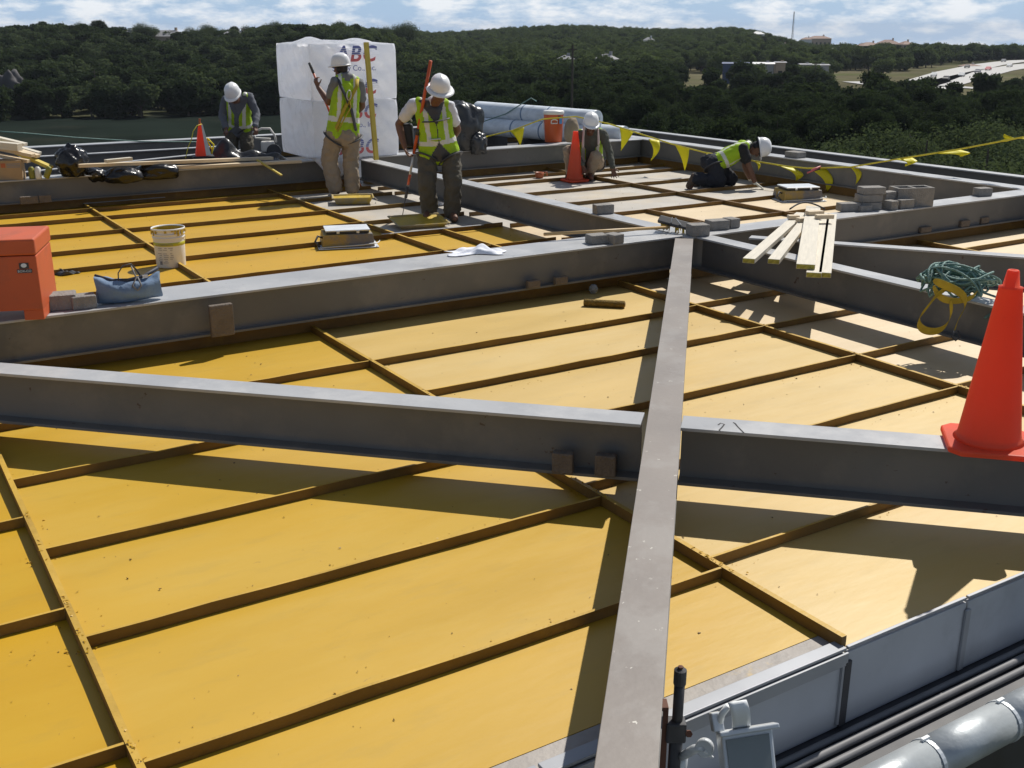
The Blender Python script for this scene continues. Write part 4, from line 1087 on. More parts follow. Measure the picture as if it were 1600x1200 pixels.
# lumber pile, far left
lpb = at(10, 250, 13.2)
r_ = random.Random(4)
labs = ['lowest board of the tilted lumber pile at the left edge', 'second lowest board of the tilted lumber pile', 'thick short block ended board in the lumber pile', 'fourth board of the tilted lumber pile', 'fifth board of the tilted lumber pile', 'top board of the tilted lumber pile', 'yellow edged board ending nearest the tall trash bag', 'thin strip on top of the lumber pile']
ends = [((-30, 246), (28, 262), 13.25), ((-40, 235), (45, 252), 13.25), ((-30, 224), (31, 230), 13.15), ((-50, 222), (52, 243), 13.2), ((-40, 214), (60, 244), 13.35), ((-50, 205), (40, 226), 13.45), ((-10, 222), (80, 262), 13.3), ((-45, 210), (62, 240), 13.55)]
for i, ((x0, y0), (x1, y1), Y) in enumerate(ends):
    board(labs[i], at(x0, y0, Y), at(x1, y1, Y - 0.1), 0.09 if i != 2 else 0.10, 0.038 if i != 2 else 0.085, 'wood_white' if i in (2, 5, 7) else ('wood_yellow' if i == 6 else 'wood'), 'lumber pile at the left edge')
p = on(16, 282, ZT)
bx_ = empty('cardboard_box', (p.x - 0.05, p.y + 0.12, ZT), R(14)); tag(bx_, 'printed cardboard carton on the rear girder at the left edge', 'box')
box_obj('carton', (0, 0, 0.115), (0.32, 0.22, 0.23), M['cardboard'], bx_, bevel=0.004)
for dz in (0.19, 0.172, 0.154):
    box_obj('printed_bar', (0.075, -0.1115, dz), (0.15, 0.002, 0.010), M['print'], bx_)
box_obj('printed_mark', (-0.04, -0.1115, 0.175), (0.05, 0.002, 0.05), M['red_cup'], bx_)
for i, (x, lab) in enumerate(((48, 'leftmost yellow tube beside the cardboard carton'), (58, 'middle pale tube beside the cardboard carton'), (70, 'rightmost olive tube beside the cardboard carton'))):
    p = on(x, 280, ZT)
    o = MB().lathe([(0.034, 0), (0.036, 0.005), (0.036, 0.12), (0.022, 0.135), (0.020, 0.14), (0.0, 0.14)], 16).build('sealant_tube', M['green_box'] if i != 1 else M['white_plastic'], None, (p.x, p.y + 0.05, ZT + 0.001), 0, smooth=True)
    if i == 2: o.rotation_euler = Euler((0, R(24), 0)); o.location.z += 0.012
    tag(o, lab, 'tube', 'sealant tubes by the carton')
ln = MB().tube([at(-20, 204, 15.0), at(40, 208, 15.2), at(120, 215, 15.8), at(220, 221, 16.4), at(330, 222, 17.0)], 0.009, 6).build('life_line', M['rope'], smooth=True)
tag(ln, 'thin pale green life line strung across the rear left', 'rope')

# ------------------------------------------------------------------ pennant line
path = [(700, 224, 17.35), (745, 217, 17.35), (800, 204, 17.35), (848, 186, 17.3), (900, 182, 17.2), (950, 193, 17.0), (1000, 209, 16.7), (1050, 225, 16.4), (1100, 238, 16.0), (1180, 252, 15.4), (1230, 260, 15.0), (1262, 263, 14.8), (1330, 261, 14.3), (1400, 249, 13.8), (1500, 233, 13.2), (1600, 214, 12.6), (1720, 188, 12.0)]
pw_ = [at(*q) for q in path]
pn_e = empty('pennant_line', tuple(pw_[0])); tag(pn_e, 'line of yellow triangular warning pennants strung across the right side', 'pennant line')
rel = lambda v: v - pw_[0]
dense = []
for i in range(len(pw_) - 1):
    for k in range(4): dense.append(rel(pw_[i] + (pw_[i + 1] - pw_[i]) * (k / 4)))
dense.append(rel(pw_[-1]))
MB().tube(dense, 0.007, 6, flat=1.6).build('line_tape', M['flag_rope'], pn_e, smooth=True)
flags = [((737, 219), (762, 213), (750, 229), 17.33, 0.00), ((797, 205), (819, 199), (812, 227), 17.33, 0.02), ((968, 199), (990, 206), (969, 235), 16.9, 0.02),
         ((1013, 217), (1030, 219), (1013, 250), 16.6, 0.08), ((1054, 225), (1077, 231), (1069, 266), 16.35, 0.02), ((1100, 237), (1110, 240), (1103, 246), 16.0, 0.02), ((1177, 251), (1186, 253), (1183, 265), 15.4, 0.03),
         ((1211, 257), (1241, 262), (1237, 281), 15.1, 0.12), ((1267, 264), (1291, 263), (1284, 300), 14.75, 0.10), ((1328, 260), (1343, 260), (1334, 287), 14.3, 0.05),
         ((1398, 249), (1425, 246), (1408, 258), 13.75, 0.10), ((1462, 240), (1497, 233), (1492, 243), 13.4, 0.12), ((1538, 226), (1565, 220), (1560, 212), 13.0, 0.12), ((1590, 216), (1612, 212), (1600, 222), 12.7, 0.05)]
for (l, r, t, Y, curl) in flags:
    A_, B_, T_ = at(l[0], l[1], Y), at(r[0], r[1], Y), at(t[0], t[1], Y - 0.03)
    def f(u, v):
        top = A_ + (B_ - A_) * u
        p = top + (T_ - top) * (v * 0.995)
        off = curl * math.sin(v * 3.0) * (0.5 + u * 0.8)
        side = curl * 0.9 * math.sin(v * 2.6)
        return rel(p + Vector((side, -off, 0.02 * math.sin(u * 6 + v * 4) * v)))
    o_ = MB().grid(f, 5, 9).build('pennant', M['flag'], pn_e, smooth=True)
    s_ = o_.modifiers.new('s', 'SOLIDIFY'); s_.thickness = 0.002; s_.offset = 0
tl = empty('red_clamp', tuple(at(1272, 266, 14.6))); tag(tl, 'small red spring clamp gripping the pennant line', 'clamp')
MB().tube([(-0.09, 0, -0.035), (0.0, 0, 0.01), (0.085, 0, 0.05)], [0.012, 0.02, 0.012], 8).build('upper_jaw', M['red_print'], tl, smooth=True)
MB().tube([(-0.08, 0, -0.01), (0.0, 0, 0.0), (0.08, 0, 0.02)], [0.01, 0.016, 0.01], 8).build('lower_jaw', M['dark'], tl, smooth=True)
# small tool by the cooler
p = on(843, 279, 0.0)
sc = empty('scoop_cup', (p.x, p.y + 0.05, 0.004)); tag(sc, 'small rust orange plastic cup on the bare deck below the cooler', 'cup')
MB().lathe([(0.052, 0.0), (0.056, 0.004), (0.066, 0.085), (0.060, 0.085), (0.05, 0.01), (0.0, 0.01)], 20).build('cup', M['red_cup'], sc, smooth=True)
MB().tube([(0.065, 0, 0.075), (0.11, 0, 0.085), (0.115, 0, 0.03)], 0.011, 8).build('cup_handle', M['red_cup'], sc, smooth=True)
MB().tube([(-0.05, -0.01, 0.08), (-0.09, -0.02, 0.10)], 0.008, 6).build('brush', M['wood'], sc)
# white jar behind the standing worker
p = on(688, 322, 0.0)
jr = empty('white_jar', (p.x + 0.01, p.y + 0.1, 0.003)); tag(jr, 'tall white plastic jug seen between the standing worker legs', 'jug')
MB().lathe([(0.07, 0), (0.075, 0.01), (0.075, 0.22), (0.06, 0.27), (0.045, 0.30), (0.045, 0.33), (0.0, 0.33)], 20).build('jug', M['white_rag'], jr, smooth=True)
MB().lathe([(0.05, 0.325), (0.052, 0.36), (0.0, 0.362)], 20).build('cap', M['white_plastic'], jr, smooth=True)
# loose yellow strip leaning down the rear girder
board('thin yellow strip of wood slanting down the rear girder face', at(402, 250, 14.55), at(440, 274, 14.1), 0.03, 0.02, 'wood_yellow')
# metal cover strips lying on joists
for i, (p0, p1, lab) in enumerate((((596, 366), (756, 351), 'bright metal strip on the joist in front of the standing worker'), ((130, 318), (258, 308), 'thin bright strip lying at the foot of the rear left girder'))):
    board(lab, on(p0[0], p0[1], 0.062), on(p1[0], p1[1], 0.062), 0.03, 0.006, 'zinc', 'metal strips lying on the joists', 'metal_strip')
# tool at the rear: saw body with handle, held by the bending worker
p = at(415, 250, 16.3)
tb = empty('cutoff_machine', (p.x, p.y, 0.30)); tag(tb, 'white handled power cutter in the hands of the bending worker', 'power tool')
box_obj('motor_body', (0.05, 0, 0.16), (0.20, 0.14, 0.15), M['handle_white'], tb, R(15), bevel=0.02)
MB().tube([(-0.16, -0.02, 0.36), (-0.02, -0.02, 0.42), (0.10, -0.02, 0.42), (0.16, 0, 0.32), (0.18, 0, 0.22)], 0.016, 8).build('top_handle', M['handle_white'], tb, smooth=True)
MB().tube([(-0.16, -0.02, 0.36), (-0.12, -0.02, 0.28), (0.10, -0.02, 0.27)], 0.014, 8).build('side_handle', M['handle_white'], tb, smooth=True)
MB().lathe([(0, -0.006), (0.11, -0.006), (0.11, 0.006), (0, 0.006)], 24, (0.15, -0.07, 0.09), Euler((R(90), 0, 0)).to_matrix()).build('blade_guard', M['dark'], tb)
box_obj('foot', (0.04, 0, 0.04), (0.28, 0.18, 0.08), M['dark'], tb, bevel=0.01)
cloth('dark plastic sheet heaped behind the rear girder around the bending worker', 'plastic_sheet', 372, 252, 0.30, 1.3, 0.5, 0.28, 'bag_grey', 4, 17, 'plastic sheet')
lump('tan_bag', 'mottled tan bag behind the crouching worker', tuple(at(893, 222, 17.25)), (0.12, 0.12, 0.22), 'khaki', 77, 'bag', 0, 0.2)

# ------------------------------------------------------------------ workers
def capsule(mb, p, q, r0, r1, n=14, flat=1.0, side=None):
    p, q = Vector(p), Vector(q)
    d = q - p
    L = max(d.length, 1e-4); d = d / L
    s = (Vector(side) if side is not None else d.cross(Vector((0.13, 0.27, 0.95))))
    s = s - d * s.dot(d); s.normalize()
    u = d.cross(s)
    rings = []
    for k in range(4):
        t = math.pi / 2 * (k / 4 - 1)
        rings.append((p + d * r0 * math.sin(t) , max(r0 * math.cos(t), 0.001)))
    rings.append((p, r0)); rings.append((q, r1))
    for k in range(1, 5):
        t = math.pi / 2 * k / 4
        rings.append((q + d * r1 * math.sin(t), max(r1 * math.cos(t), 0.001)))
    vs = [c + (s * math.cos(2 * math.pi * i / n) + u * math.sin(2 * math.pi * i / n) * flat) * r for c, r in rings for i in range(n)]
    fs = [(j * n + i, j * n + (i + 1) % n, (j + 1) * n + (i + 1) % n, (j + 1) * n + i) for j in range(len(rings) - 1) for i in range(n)]
    fs.append(tuple(range(n))[::-1]); fs.append(tuple((len(rings) - 1) * n + i for i in range(n)))
    mb.add(vs, fs)
def ellipsoid(mb, c, r, Mx=None, n=16, m=10):
    prof = []
    vs, fs = [], []
    for j in range(m + 1):
        t = math.pi * j / m
        for i in range(n):
            p = Vector((r[0] * math.sin(t) * math.cos(2 * math.pi * i / n), r[1] * math.sin(t) * math.sin(2 * math.pi * i / n), -r[2] * math.cos(t)))
            if Mx is not None: p = Mx @ p
            vs.append(p + Vector(c))
    for j in range(m):
        for i in range(n):
            fs.append((j * n + i, j * n + (i + 1) % n, (j + 1) * n + (i + 1) % n, (j + 1) * n + i))
    mb.add(vs, fs)
cloud_tex = bpy.data.textures.new('folds', 'CLOUDS'); cloud_tex.noise_scale = 0.07; cloud_tex.noise_depth = 2
def remeshed(name, mb, voxel, mats, parent, it=6, assign=None, folds=0.0):
    t = bpy.data.objects.new('src', mb.mesh('src')); col.objects.link(t)
    r_ = t.modifiers.new('r', 'REMESH'); r_.mode = 'VOXEL'; r_.voxel_size = voxel
    s_ = t.modifiers.new('s', 'SMOOTH'); s_.iterations = it; s_.factor = 0.5
    if folds:
        d_ = t.modifiers.new('d', 'DISPLACE'); d_.texture = cloud_tex; d_.strength = folds; d_.mid_level = 0.5; d_.texture_coords = 'LOCAL'
    dg = bpy.context.evaluated_depsgraph_get(); dg.update()
    me = bpy.data.meshes.new_from_object(t.evaluated_get(dg))
    bpy.data.objects.remove(t)
    me.name = name
    me.materials.clear()
    for m_ in mats: me.materials.append(m_)
    if assign:
        n = len(me.polygons)
        c = np.zeros(n * 3); me.polygons.foreach_get('center', c)
        nr = np.zeros(n * 3); me.polygons.foreach_get('normal', nr)
        me.polygons.foreach_set('material_index', assign(c.reshape(-1, 3), nr.reshape(-1, 3)).astype(np.int32))
    me.polygons.foreach_set('use_smooth', [True] * len(me.polygons))
    o = bpy.data.objects.new(name, me); col.objects.link(o); o.parent = parent
    return o
def hand(mb, w, d, nrm, side, curl=0.5, spread=0.2):
    """w: wrist, d: direction of the palm, nrm: palm normal, side: thumb side"""
    d = Vector(d).normalized(); nrm = Vector(nrm); nrm = (nrm - d * nrm.dot(d)).normalized()
    s = d.cross(nrm) * side
    w = Vector(w)
    for k in (-1.2, -0.4, 0.4, 1.2):
        capsule(mb, w + s * 0.016 * k + d * 0.012, w + d * 0.082 + s * 0.019 * k, 0.014, 0.0125)
    lens = (0.058, 0.068, 0.074, 0.066)
    for i, k in enumerate((-1.5, -0.5, 0.5, 1.5)):
        b = w + d * 0.088 + s * 0.0195 * k
        f1 = (d + s * spread * k * 0.35).normalized()
        l = lens[i]
        a1 = curl * 0.9
        q1 = b + (f1 * math.cos(a1) + nrm * math.sin(a1)) * l * 0.55
        a2 = curl * 2.1
        q2 = q1 + (f1 * math.cos(a2) + nrm * math.sin(a2)) * l * 0.55
        capsule(mb, b - d * 0.01, q1, 0.0098, 0.0092); capsule(mb, q1, q2, 0.0092, 0.008)
    tb_ = w + d * 0.025 + s * 0.026
    t1 = tb_ + (d * 0.5 + s * 0.75 + nrm * 0.3).normalized() * 0.045
    t2 = t1 + (d * 0.75 + s * 0.2 + nrm * (0.3 + curl * 0.5)).normalized() * 0.035
    capsule(mb, tb_, t1, 0.0125, 0.0105); capsule(mb, t1, t2, 0.0105, 0.009)

def frame(up, fwd):
    up = Vector(up).normalized(); fwd = Vector(fwd); fwd = (fwd - up * fwd.dot(up)).normalized()
    rt = fwd.cross(up)
    return Matrix((rt, fwd, up)).transposed()      # columns: right, forward, up

def worker(label, base, J, opt):
    e = empty('person', tuple(base)); tag(e, label, 'person', 'roof workers')
    b0 = Vector(base)
    P = {k: Vector(v) - b0 for k, v in J.items()}
    f = Vector(opt['front']).normalized()
    pel = (P['hl'] + P['hr']) / 2
    nk = P['neck']
    sp = (nk - pel)
    spd = sp.normalized()
    f = (f - spd * f.dot(spd)).normalized()
    rt = f.cross(spd)                                # person's right
    hu, hf = Vector(opt['head_up']).normalized(), Vector(opt['head_front'])
    HMx = frame(hu, hf)
    hc = P['head']
    def torso(mb, gw, k=1.0, bottom=0.0, top=0.92, sh=True, flare=0.0):
        # broad shallow trunk: three columns from hips to shoulders
        lo = pel + sp * bottom
        for sgn, hip, shl in ((1, P['hr'], P['sr']), (-1, P['hl'], P['sl'])):
            a_ = lo + rt * sgn * (0.085 + flare)
            m_ = pel + sp * 0.45 + rt * sgn * 0.078 - f * 0.005
            c_ = pel + sp * 0.80 + (shl - nk) * 0.50
            capsule(mb, a_, m_, 0.092 + gw + flare, 0.092 + gw); capsule(mb, m_, c_, 0.092 + gw, 0.088 + gw)
            if sh: capsule(mb, c_, shl, 0.075 + gw * 0.7, 0.058 + gw * 0.6)
            if sh: capsule(mb, pel + sp * 0.97, shl, 0.05 + gw * 0.6, 0.05 + gw * 0.6)
        capsule(mb, lo + f * 0.012, pel + sp * 0.45 + f * 0.022, 0.10 + gw + flare, 0.105 + gw)
        capsule(mb, pel + sp * 0.45 + f * 0.022, pel + sp * top * 0.9, 0.105 + gw, 0.085 + gw)
    # ---- body, one continuous surface
    mb = MB()
    torso(mb, -0.012)
    capsule(mb, nk - spd * 0.04, hc - hu * 0.05, 0.060, 0.055)
    ellipsoid(mb, hc + hu * 0.012, (0.076, 0.096, 0.118), HMx)
    ellipsoid(mb, hc - hu * 0.055 + hf.normalized() * 0.018, (0.060, 0.072, 0.064), HMx)        # jaw
    hfn = HMx @ Vector((0, 1, 0)); hrt = HMx @ Vector((1, 0, 0))
    capsule(mb, hc + hfn * 0.092 + hu * 0.012, hc + hfn * 0.110 - hu * 0.026, 0.010, 0.016)       # nose
    capsule(mb, hc + hfn * 0.080 - hu * 0.062 - hrt * 0.02, hc + hfn * 0.080 - hu * 0.062 + hrt * 0.02, 0.013, 0.013)   # mouth
    for s_ in (-1, 1):
        ellipsoid(mb, hc + hrt * 0.078 * s_ - hu * 0.012 - hfn * 0.006, (0.014, 0.026, 0.034), HMx)  # ears
        capsule(mb, hc + hfn * 0.078 + hu * 0.030 + hrt * 0.012 * s_, hc + hfn * 0.072 + hu * 0.030 + hrt * 0.045 * s_, 0.012, 0.011)   # brow
    for s_, sh, el, wr in (('r', 'sr', 'er', 'wr'), ('l', 'sl', 'el', 'wl')):
        capsule(mb, P[sh], P[el], 0.056, 0.043)
        dv = (P[wr] - P[el]).normalized()
        capsule(mb, P[el], P[el] + (P[wr] - P[el]) * 0.35, 0.043, 0.045)
        capsule(mb, P[el] + (P[wr] - P[el]) * 0.35, P[wr], 0.045, 0.030)
        hd_, hn_, cu_ = opt.get('hand_' + s_, (dv, f, 0.5))
        hand(mb, P[wr], hd_, hn_, opt.get('thumb_' + s_, 1 if s_ == 'r' else -1), cu_, opt.get('spread_' + s_, 0.2))
    for s_, hp_, kn, an in (('r', 'hr', 'kr', 'ar'), ('l', 'hl', 'kl', 'al')):
        capsule(mb, P[hp_], P[kn], 0.085, 0.058)
        capsule(mb, P[kn], P[kn] + (P[an] - P[kn]) * 0.35, 0.058, 0.060); capsule(mb, P[kn] + (P[an] - P[kn]) * 0.35, P[an], 0.060, 0.040)
        capsule(mb, P[an], P['t' + s_] if ('t' + s_) in P else P[an] + f * 0.12, 0.040, 0.035)
    eye = [hc + hfn * 0.092 + hu * 0.012 + hrt * 0.032 * s_ for s_ in (-1, 1)]
    def body_assign(c, nr):
        m_ = np.zeros(len(c))
        for ey in eye:
            m_[np.linalg.norm(c - np.array(ey), axis=1) < 0.013] = 1
        h_ = np.array(hc); v = c - h_
        back = v @ np.array(hfn); up_ = v @ np.array(hu)
        near = np.linalg.norm(v, axis=1) < 0.14
        m_[near & (back < 0.012) & (up_ > -0.05 + 0.5 * back)] = 1
        if opt.get('gloves'):
            for w_ in ('wr', 'wl'):
                m_[np.linalg.norm(c - np.array(P[w_]), axis=1) < 0.21] = np.where(((c - np.array(P[w_])) @ np.array((P[w_] - P['e' + w_[1]]).normalized()))[np.linalg.norm(c - np.array(P[w_]), axis=1) < 0.21] > -0.01, 2, m_[np.linalg.norm(c - np.array(P[w_]), axis=1) < 0.21])
        return m_
    remeshed('body', mb, 0.0085, [M['skin'], M['hair'], M['glove']], e, 3, body_assign)
    # ---- shirt
    mb = MB()
    torso(mb, 0.006)
    capsule(mb, nk - spd * 0.05, nk + spd * 0.005, 0.075, 0.068)
    for sh, el, wr in (('sr', 'er', 'wr'), ('sl', 'el', 'wl')):
        if opt['sleeve'] == 'long':
            capsule(mb, P[sh], P[el], 0.072, 0.060); capsule(mb, P[el], P[el] + (P[wr] - P[el]) * 0.92, 0.060, 0.046)
        else:
            capsule(mb, P[sh], P[sh] + (P[el] - P[sh]) * 0.62, 0.073, 0.070)
    remeshed('shirt', mb, 0.013, [M[opt['shirt']]], e, 5, None, 0.03)
    # ---- trousers
    mb = MB()
    capsule(mb, pel - rt * 0.07 + spd * 0.03, pel + rt * 0.07 + spd * 0.03, 0.125, 0.125)
    ellipsoid(mb, pel - f * 0.05 - spd * 0.03, (0.15, 0.11, 0.12))
    bw = opt.get('baggy', 0.0)
    for hp_, kn, an in (('hr', 'kr', 'ar'), ('hl', 'kl', 'al')):
        capsule(mb, P[hp_], P[kn], 0.112 + bw * 0.4, 0.086 + bw)
        capsule(mb, P[kn], P[kn] + (P[an] - P[kn]) * 0.45, 0.086 + bw, 0.082 + bw); capsule(mb, P[kn] + (P[an] - P[kn]) * 0.45, P[an] + (P[kn] - P[an]) * 0.06, 0.082 + bw, 0.078 + bw)
    remeshed('trousers', mb, 0.013, [M[opt['trousers']]], e, 5, None, 0.05)
    # ---- boots
    for s_ in ('r', 'l'):
        an = P['a' + s_]; kn = P['k' + s_]
        tv = (P['t' + s_] - an) if ('t' + s_) in P else f * 0.2
        mb = MB()
        capsule(mb, an + (kn - an).normalized() * 0.08, an, 0.055, 0.055)
        capsule(mb, an - tv.normalized() * 0.03 - (kn - an).normalized() * 0.03, an + tv * 0.75 - (kn - an).normalized() * 0.03, 0.048, 0.044)
        capsule(mb, an, an + tv * 0.5, 0.05, 0.042)
        remeshed('boot', mb, 0.011, [M['boot']], e, 3)
    # ---- vest
    mb = MB()
    lo = opt.get('vest_low', 0.02)
    torso(mb, 0.024, bottom=lo, sh=False, flare=opt.get('flare', 0.012))
    for sgn, shl in ((1, P['sr']), (-1, P['sl'])):
        capsule(mb, pel + sp * 0.80 + (shl - nk) * 0.50, nk + (shl - nk) * 0.70 + spd * 0.012, 0.108, 0.066)
        capsule(mb, pel + sp * 0.99 + rt * 0.05 * sgn, nk + (shl - nk) * 0.70, 0.062, 0.062)
    spn, rtn, fn_ = np.array(sp), np.array(rt), np.array(f)
    L2 = float(sp.length) ** 2
    op = opt.get('open', 0.012)
    def vest_assign(c, nr):
        v = c - np.array(pel)
        t = v @ spn / L2; s_ = v @ rtn; d_ = v @ fn_
        m_ = np.zeros(len(c))
        st_ = (np.abs(np.abs(s_) - 0.105) < 0.024) & (t > 0.30)
        st_ |= (np.abs(t - 0.27) < 0.045)
        m_[st_] = 1
        # open front: undershirt shows
        gap = op + np.clip((t - 0.62) * 0.33, 0, 0.2) + (np.clip(0.28 - t, 0, 1) * opt.get('vgap', 0.25))
        m_[(d_ > 0) & (np.abs(s_) < gap)] = 2
        # collar opening
        m_[(t > 0.98) & (np.abs(s_) < 0.075)] = 2
        m_[t < lo - 0.12] = 0
        return m_
    remeshed('vest', mb, 0.012, [M['vest'], M['vest_silver'], M[opt['shirt']] if not opt.get('zip') else M['dark']], e, 4, vest_assign, 0.024)
    # ---- harness
    hm = 'dark'
    for hp_, kn in (('hr', 'kr'), ('hl', 'kl')):
        c = P[hp_] + (P[kn] - P[hp_]) * 0.17
        ax = (P[kn] - P[hp_]).normalized() * 0.85 + (rt if hp_ == 'hr' else -rt) * 0.35
        Q = ax.normalized().to_track_quat('Z', 'Y').to_matrix()
        rr_ = 0.133 + bw * 0.4
        MB().tube([c + Q @ Vector((rr_ * math.cos(a), rr_ * math.sin(a), 0)) for a in [2 * math.pi * i / 28 for i in range(28)]], 0.022, 8, closed=True, flat=0.45).build('leg_strap', M[hm], e, smooth=True)
    if opt.get('back_straps'):
        def bp_(s_, t, k=0.142): return pel + sp * t + rt * s_ - f * k
        for s_ in (1, -1):
            MB().tube([bp_(0.13 * s_, 0.98, 0.06), bp_(0.11 * s_, 0.86, 0.125), bp_(0.03 * s_, 0.66, 0.150), bp_(-0.05 * s_, 0.45, 0.150), bp_(-0.13 * s_, 0.12, 0.12), bp_(-0.165 * s_, 0.0, 0.06)], 0.024, 8, flat=0.35).build('back_strap', M['dark'] if s_ < 0 else M['harness_yellow'], e, smooth=True)
        MB().tube([bp_(0.0 + 0.028 * math.cos(a), 0.70 + 0.085 * math.sin(a), 0.165) for a in [2 * math.pi * i / 16 for i in range(16)]], 0.007, 6, closed=True).build('dorsal_ring', M['pole_steel'], e, smooth=True)
        MB().tube([bp_(0.0, 0.66, 0.17), bp_(0.03, 0.5, 0.175), bp_(-0.06, 0.25, 0.17), bp_(-0.12, 0.06, 0.15)], 0.018, 8, flat=0.5).build('lanyard', M['harness_yellow'], e, smooth=True)
    if opt.get('chest_strap'):
        MB().tube([pel + sp * 0.70 + rt * s_ + f * (0.155 - 2.4 * s_ * s_) for s_ in [-0.15 + 0.3 * i / 12 for i in range(13)]], 0.022, 8, flat=0.35).build('chest_strap', M['dark'], e, smooth=True)
        MB().tube([pel + sp * 0.36 + rt * s_ + f * (0.160 - 2.0 * s_ * s_) for s_ in [-0.02 + 0.13 * i / 12 for i in range(13)]], 0.022, 8, flat=0.35).build('waist_tape', M['vest_silver'], e, smooth=True)
    # ---- hard hat
    mb = MB()
    hz = hc + hu * 0.036
    full = opt.get('full_brim')
    n = 36
    prof = [(1.0, 0.0), (1.0, 0.03), (0.97, 0.06), (0.88, 0.098), (0.72, 0.128), (0.45, 0.149), (0.2, 0.156), (0.0, 0.157)]
    vs, fs = [], []
    for r_, z_ in prof:
        for i in range(n):
            a = 2 * math.pi * i / n
            x, y = 0.112 * r_ * math.cos(a), 0.136 * r_ * math.sin(a)
            rd = 0.006 * max(0, 1 - abs(x) / 0.025) if 0.02 < z_ else 0
            vs.append(hz + HMx @ Vector((x, y, z_ + rd)))
    for j in range(len(prof) - 1):
        for i in range(n):
            fs.append((j * n + i, j * n + (i + 1) % n, (j + 1) * n + (i + 1) % n, (j + 1) * n + i))
    mb.add(vs, fs)
    ht = mb.build('hard_hat', M['helmet'], e, smooth=True)
    mb = MB(); vs = []
    for k_ in range(3):
        for i in range(n):
            a = 2 * math.pi * i / n
            ext = (0.042 if full else 0.010) + (0.042 * max(0, math.sin(a)) ** 2.0 if not full else 0.018 * max(0, math.sin(a)))
            rr_ = (0, 0.6, 1.0)[k_]
            vs.append(hz + HMx @ Vector(((0.110 + ext * rr_) * math.cos(a), (0.134 + ext * rr_) * math.sin(a), 0.008 - 0.018 * rr_ * rr_)))
    fs = [(j * n + i, j * n + (i + 1) % n, (j + 1) * n + (i + 1) % n, (j + 1) * n + i) for j in range(2) for i in range(n)]
    brm = mb.add(vs, fs).build('brim', M['helmet'], ht, smooth=True)
    s_ = brm.modifiers.new('s', 'SOLIDIFY'); s_.thickness = 0.004
    MB().tube([hz + HMx @ Vector((0.098 * math.cos(a), 0.122 * math.sin(a), -0.004)) for a in [2 * math.pi * i / 24 for i in range(24)]], 0.008, 6, closed=True, flat=2.0).build('suspension', M['dark'], ht)
    return e, P, hc, HMx

def jset(Y0, d):
    return {k: at(v[0], v[1], Y0 + v[2]) for k, v in d.items()}
def grounded(J, z=0.09):
    for k in ('ar', 'al'):
        J[k].z = max(z, min(J[k].z, z + 0.02)) if J[k].z < 0.35 else J[k].z
    return J

# khaki worker, back turned, in front of the pallets
b = on(541, 306, 0.0); Y0 = b.y
J = jset(Y0, {'head': (533, 107, 0.06), 'neck': (541, 120, 0.03), 'sl': (524, 128, -0.06), 'sr': (561, 131, 0.12), 'el': (514, 160, 0.02), 'wl': (497, 136, 0.16),
              'er': (566, 166, 0.20), 'wr': (540, 190, 0.36), 'hl': (523, 210, -0.03), 'hr': (549, 210, 0.06), 'kl': (514, 250, 0.06), 'kr': (548, 254, 0.10), 'al': (524, 296, -0.02), 'ar': (551, 297, 0.06)})
grounded(J)
J['tl'] = J['al'] + Vector((-0.06, 0.17, -0.03)); J['tr'] = J['ar'] + Vector((-0.02, 0.19, -0.03))
worker('worker in grey shirt and khaki trousers, back turned, holding a pole', (b.x, b.y, 0), J,
       dict(front=(-0.42, 0.9, 0), head_up=(-0.08, 0.05, 1), head_front=Vector((-0.85, 0.5, -0.12)), shirt='shirt_grey', sleeve='short', trousers='khaki', baggy=0.022, back_straps=True,
            hand_l=((-0.35, 0.05, 0.95), (0.5, 0.8, 0.2), 0.85), thumb_l=-1, hand_r=((-0.8, 0.2, 0.2), (0, 0.3, -1), 1.0), vest_low=0.0))
pA, pB = at(483, 98, Y0 + 0.20), on(556, 300, 0.04)
po = empty('extension_pole', (pB.x, pB.y + 0.5, 0.02)); tag(po, 'orange extension pole held upright by the khaki worker', 'pole')
r0 = Vector((pB.x, pB.y + 0.5, 0.02)); pB2 = r0 + Vector((0, 0, 0.02))
MB().tube([pB2 - r0, pA + (pB2 - pA) * 0.06 - r0], 0.014, 10).build('shaft', M['pole_orange'], po, smooth=True)
MB().tube([pA + (pB2 - pA) * 0.08 - r0, pA - r0], 0.017, 10).build('tip_grip', M['dark'], po, smooth=True)

# worker with the long orange pole
b = on(688, 345, 0.0); Y0 = b.y
J = jset(Y0, {'head': (687, 143, -0.16), 'neck': (676, 160, -0.03), 'sr': (647, 163, 0.0), 'sl': (702, 167, 0.05), 'er': (623, 194, 0.10), 'wr': (632, 229, 0.02),
              'el': (715, 203, 0.18), 'wl': (697, 228, 0.24), 'hr': (669, 240, 0.06), 'hl': (703, 240, 0.08), 'kr': (667, 287, -0.06), 'kl': (708, 287, -0.04), 'ar': (671, 330, 0.05), 'al': (706, 336, 0.0)})
grounded(J)
J['tr'] = J['ar'] + Vector((-0.03, -0.18, -0.03)); J['tl'] = J['al'] + Vector((0.05, -0.18, -0.03))
worker('worker in white shirt and full brim hard hat leaning on a long orange pole', (b.x, b.y, 0), J,
       dict(front=(0.18, -0.98, 0), head_up=(0.12, -0.42, 0.9), head_front=Vector((0.25, -0.75, -0.6)), shirt='shirt_white', sleeve='short', trousers='olive_trousers', baggy=0.018, chest_strap=True, full_brim=True,
            open=0.006, vgap=0.42, zip=True, flare=0.02, vest_low=0.02, hand_r=((0.3, 0.1, -0.9), (0.9, -0.1, 0.1), 0.7)))
pA, pB = at(673, 95, Y0 - 0.22), on(629, 336, 0.03)
po = empty('extension_pole', tuple(pB)); tag(po, 'long orange and silver extension pole leaning across the worker in white', 'pole')
v = pA - pB
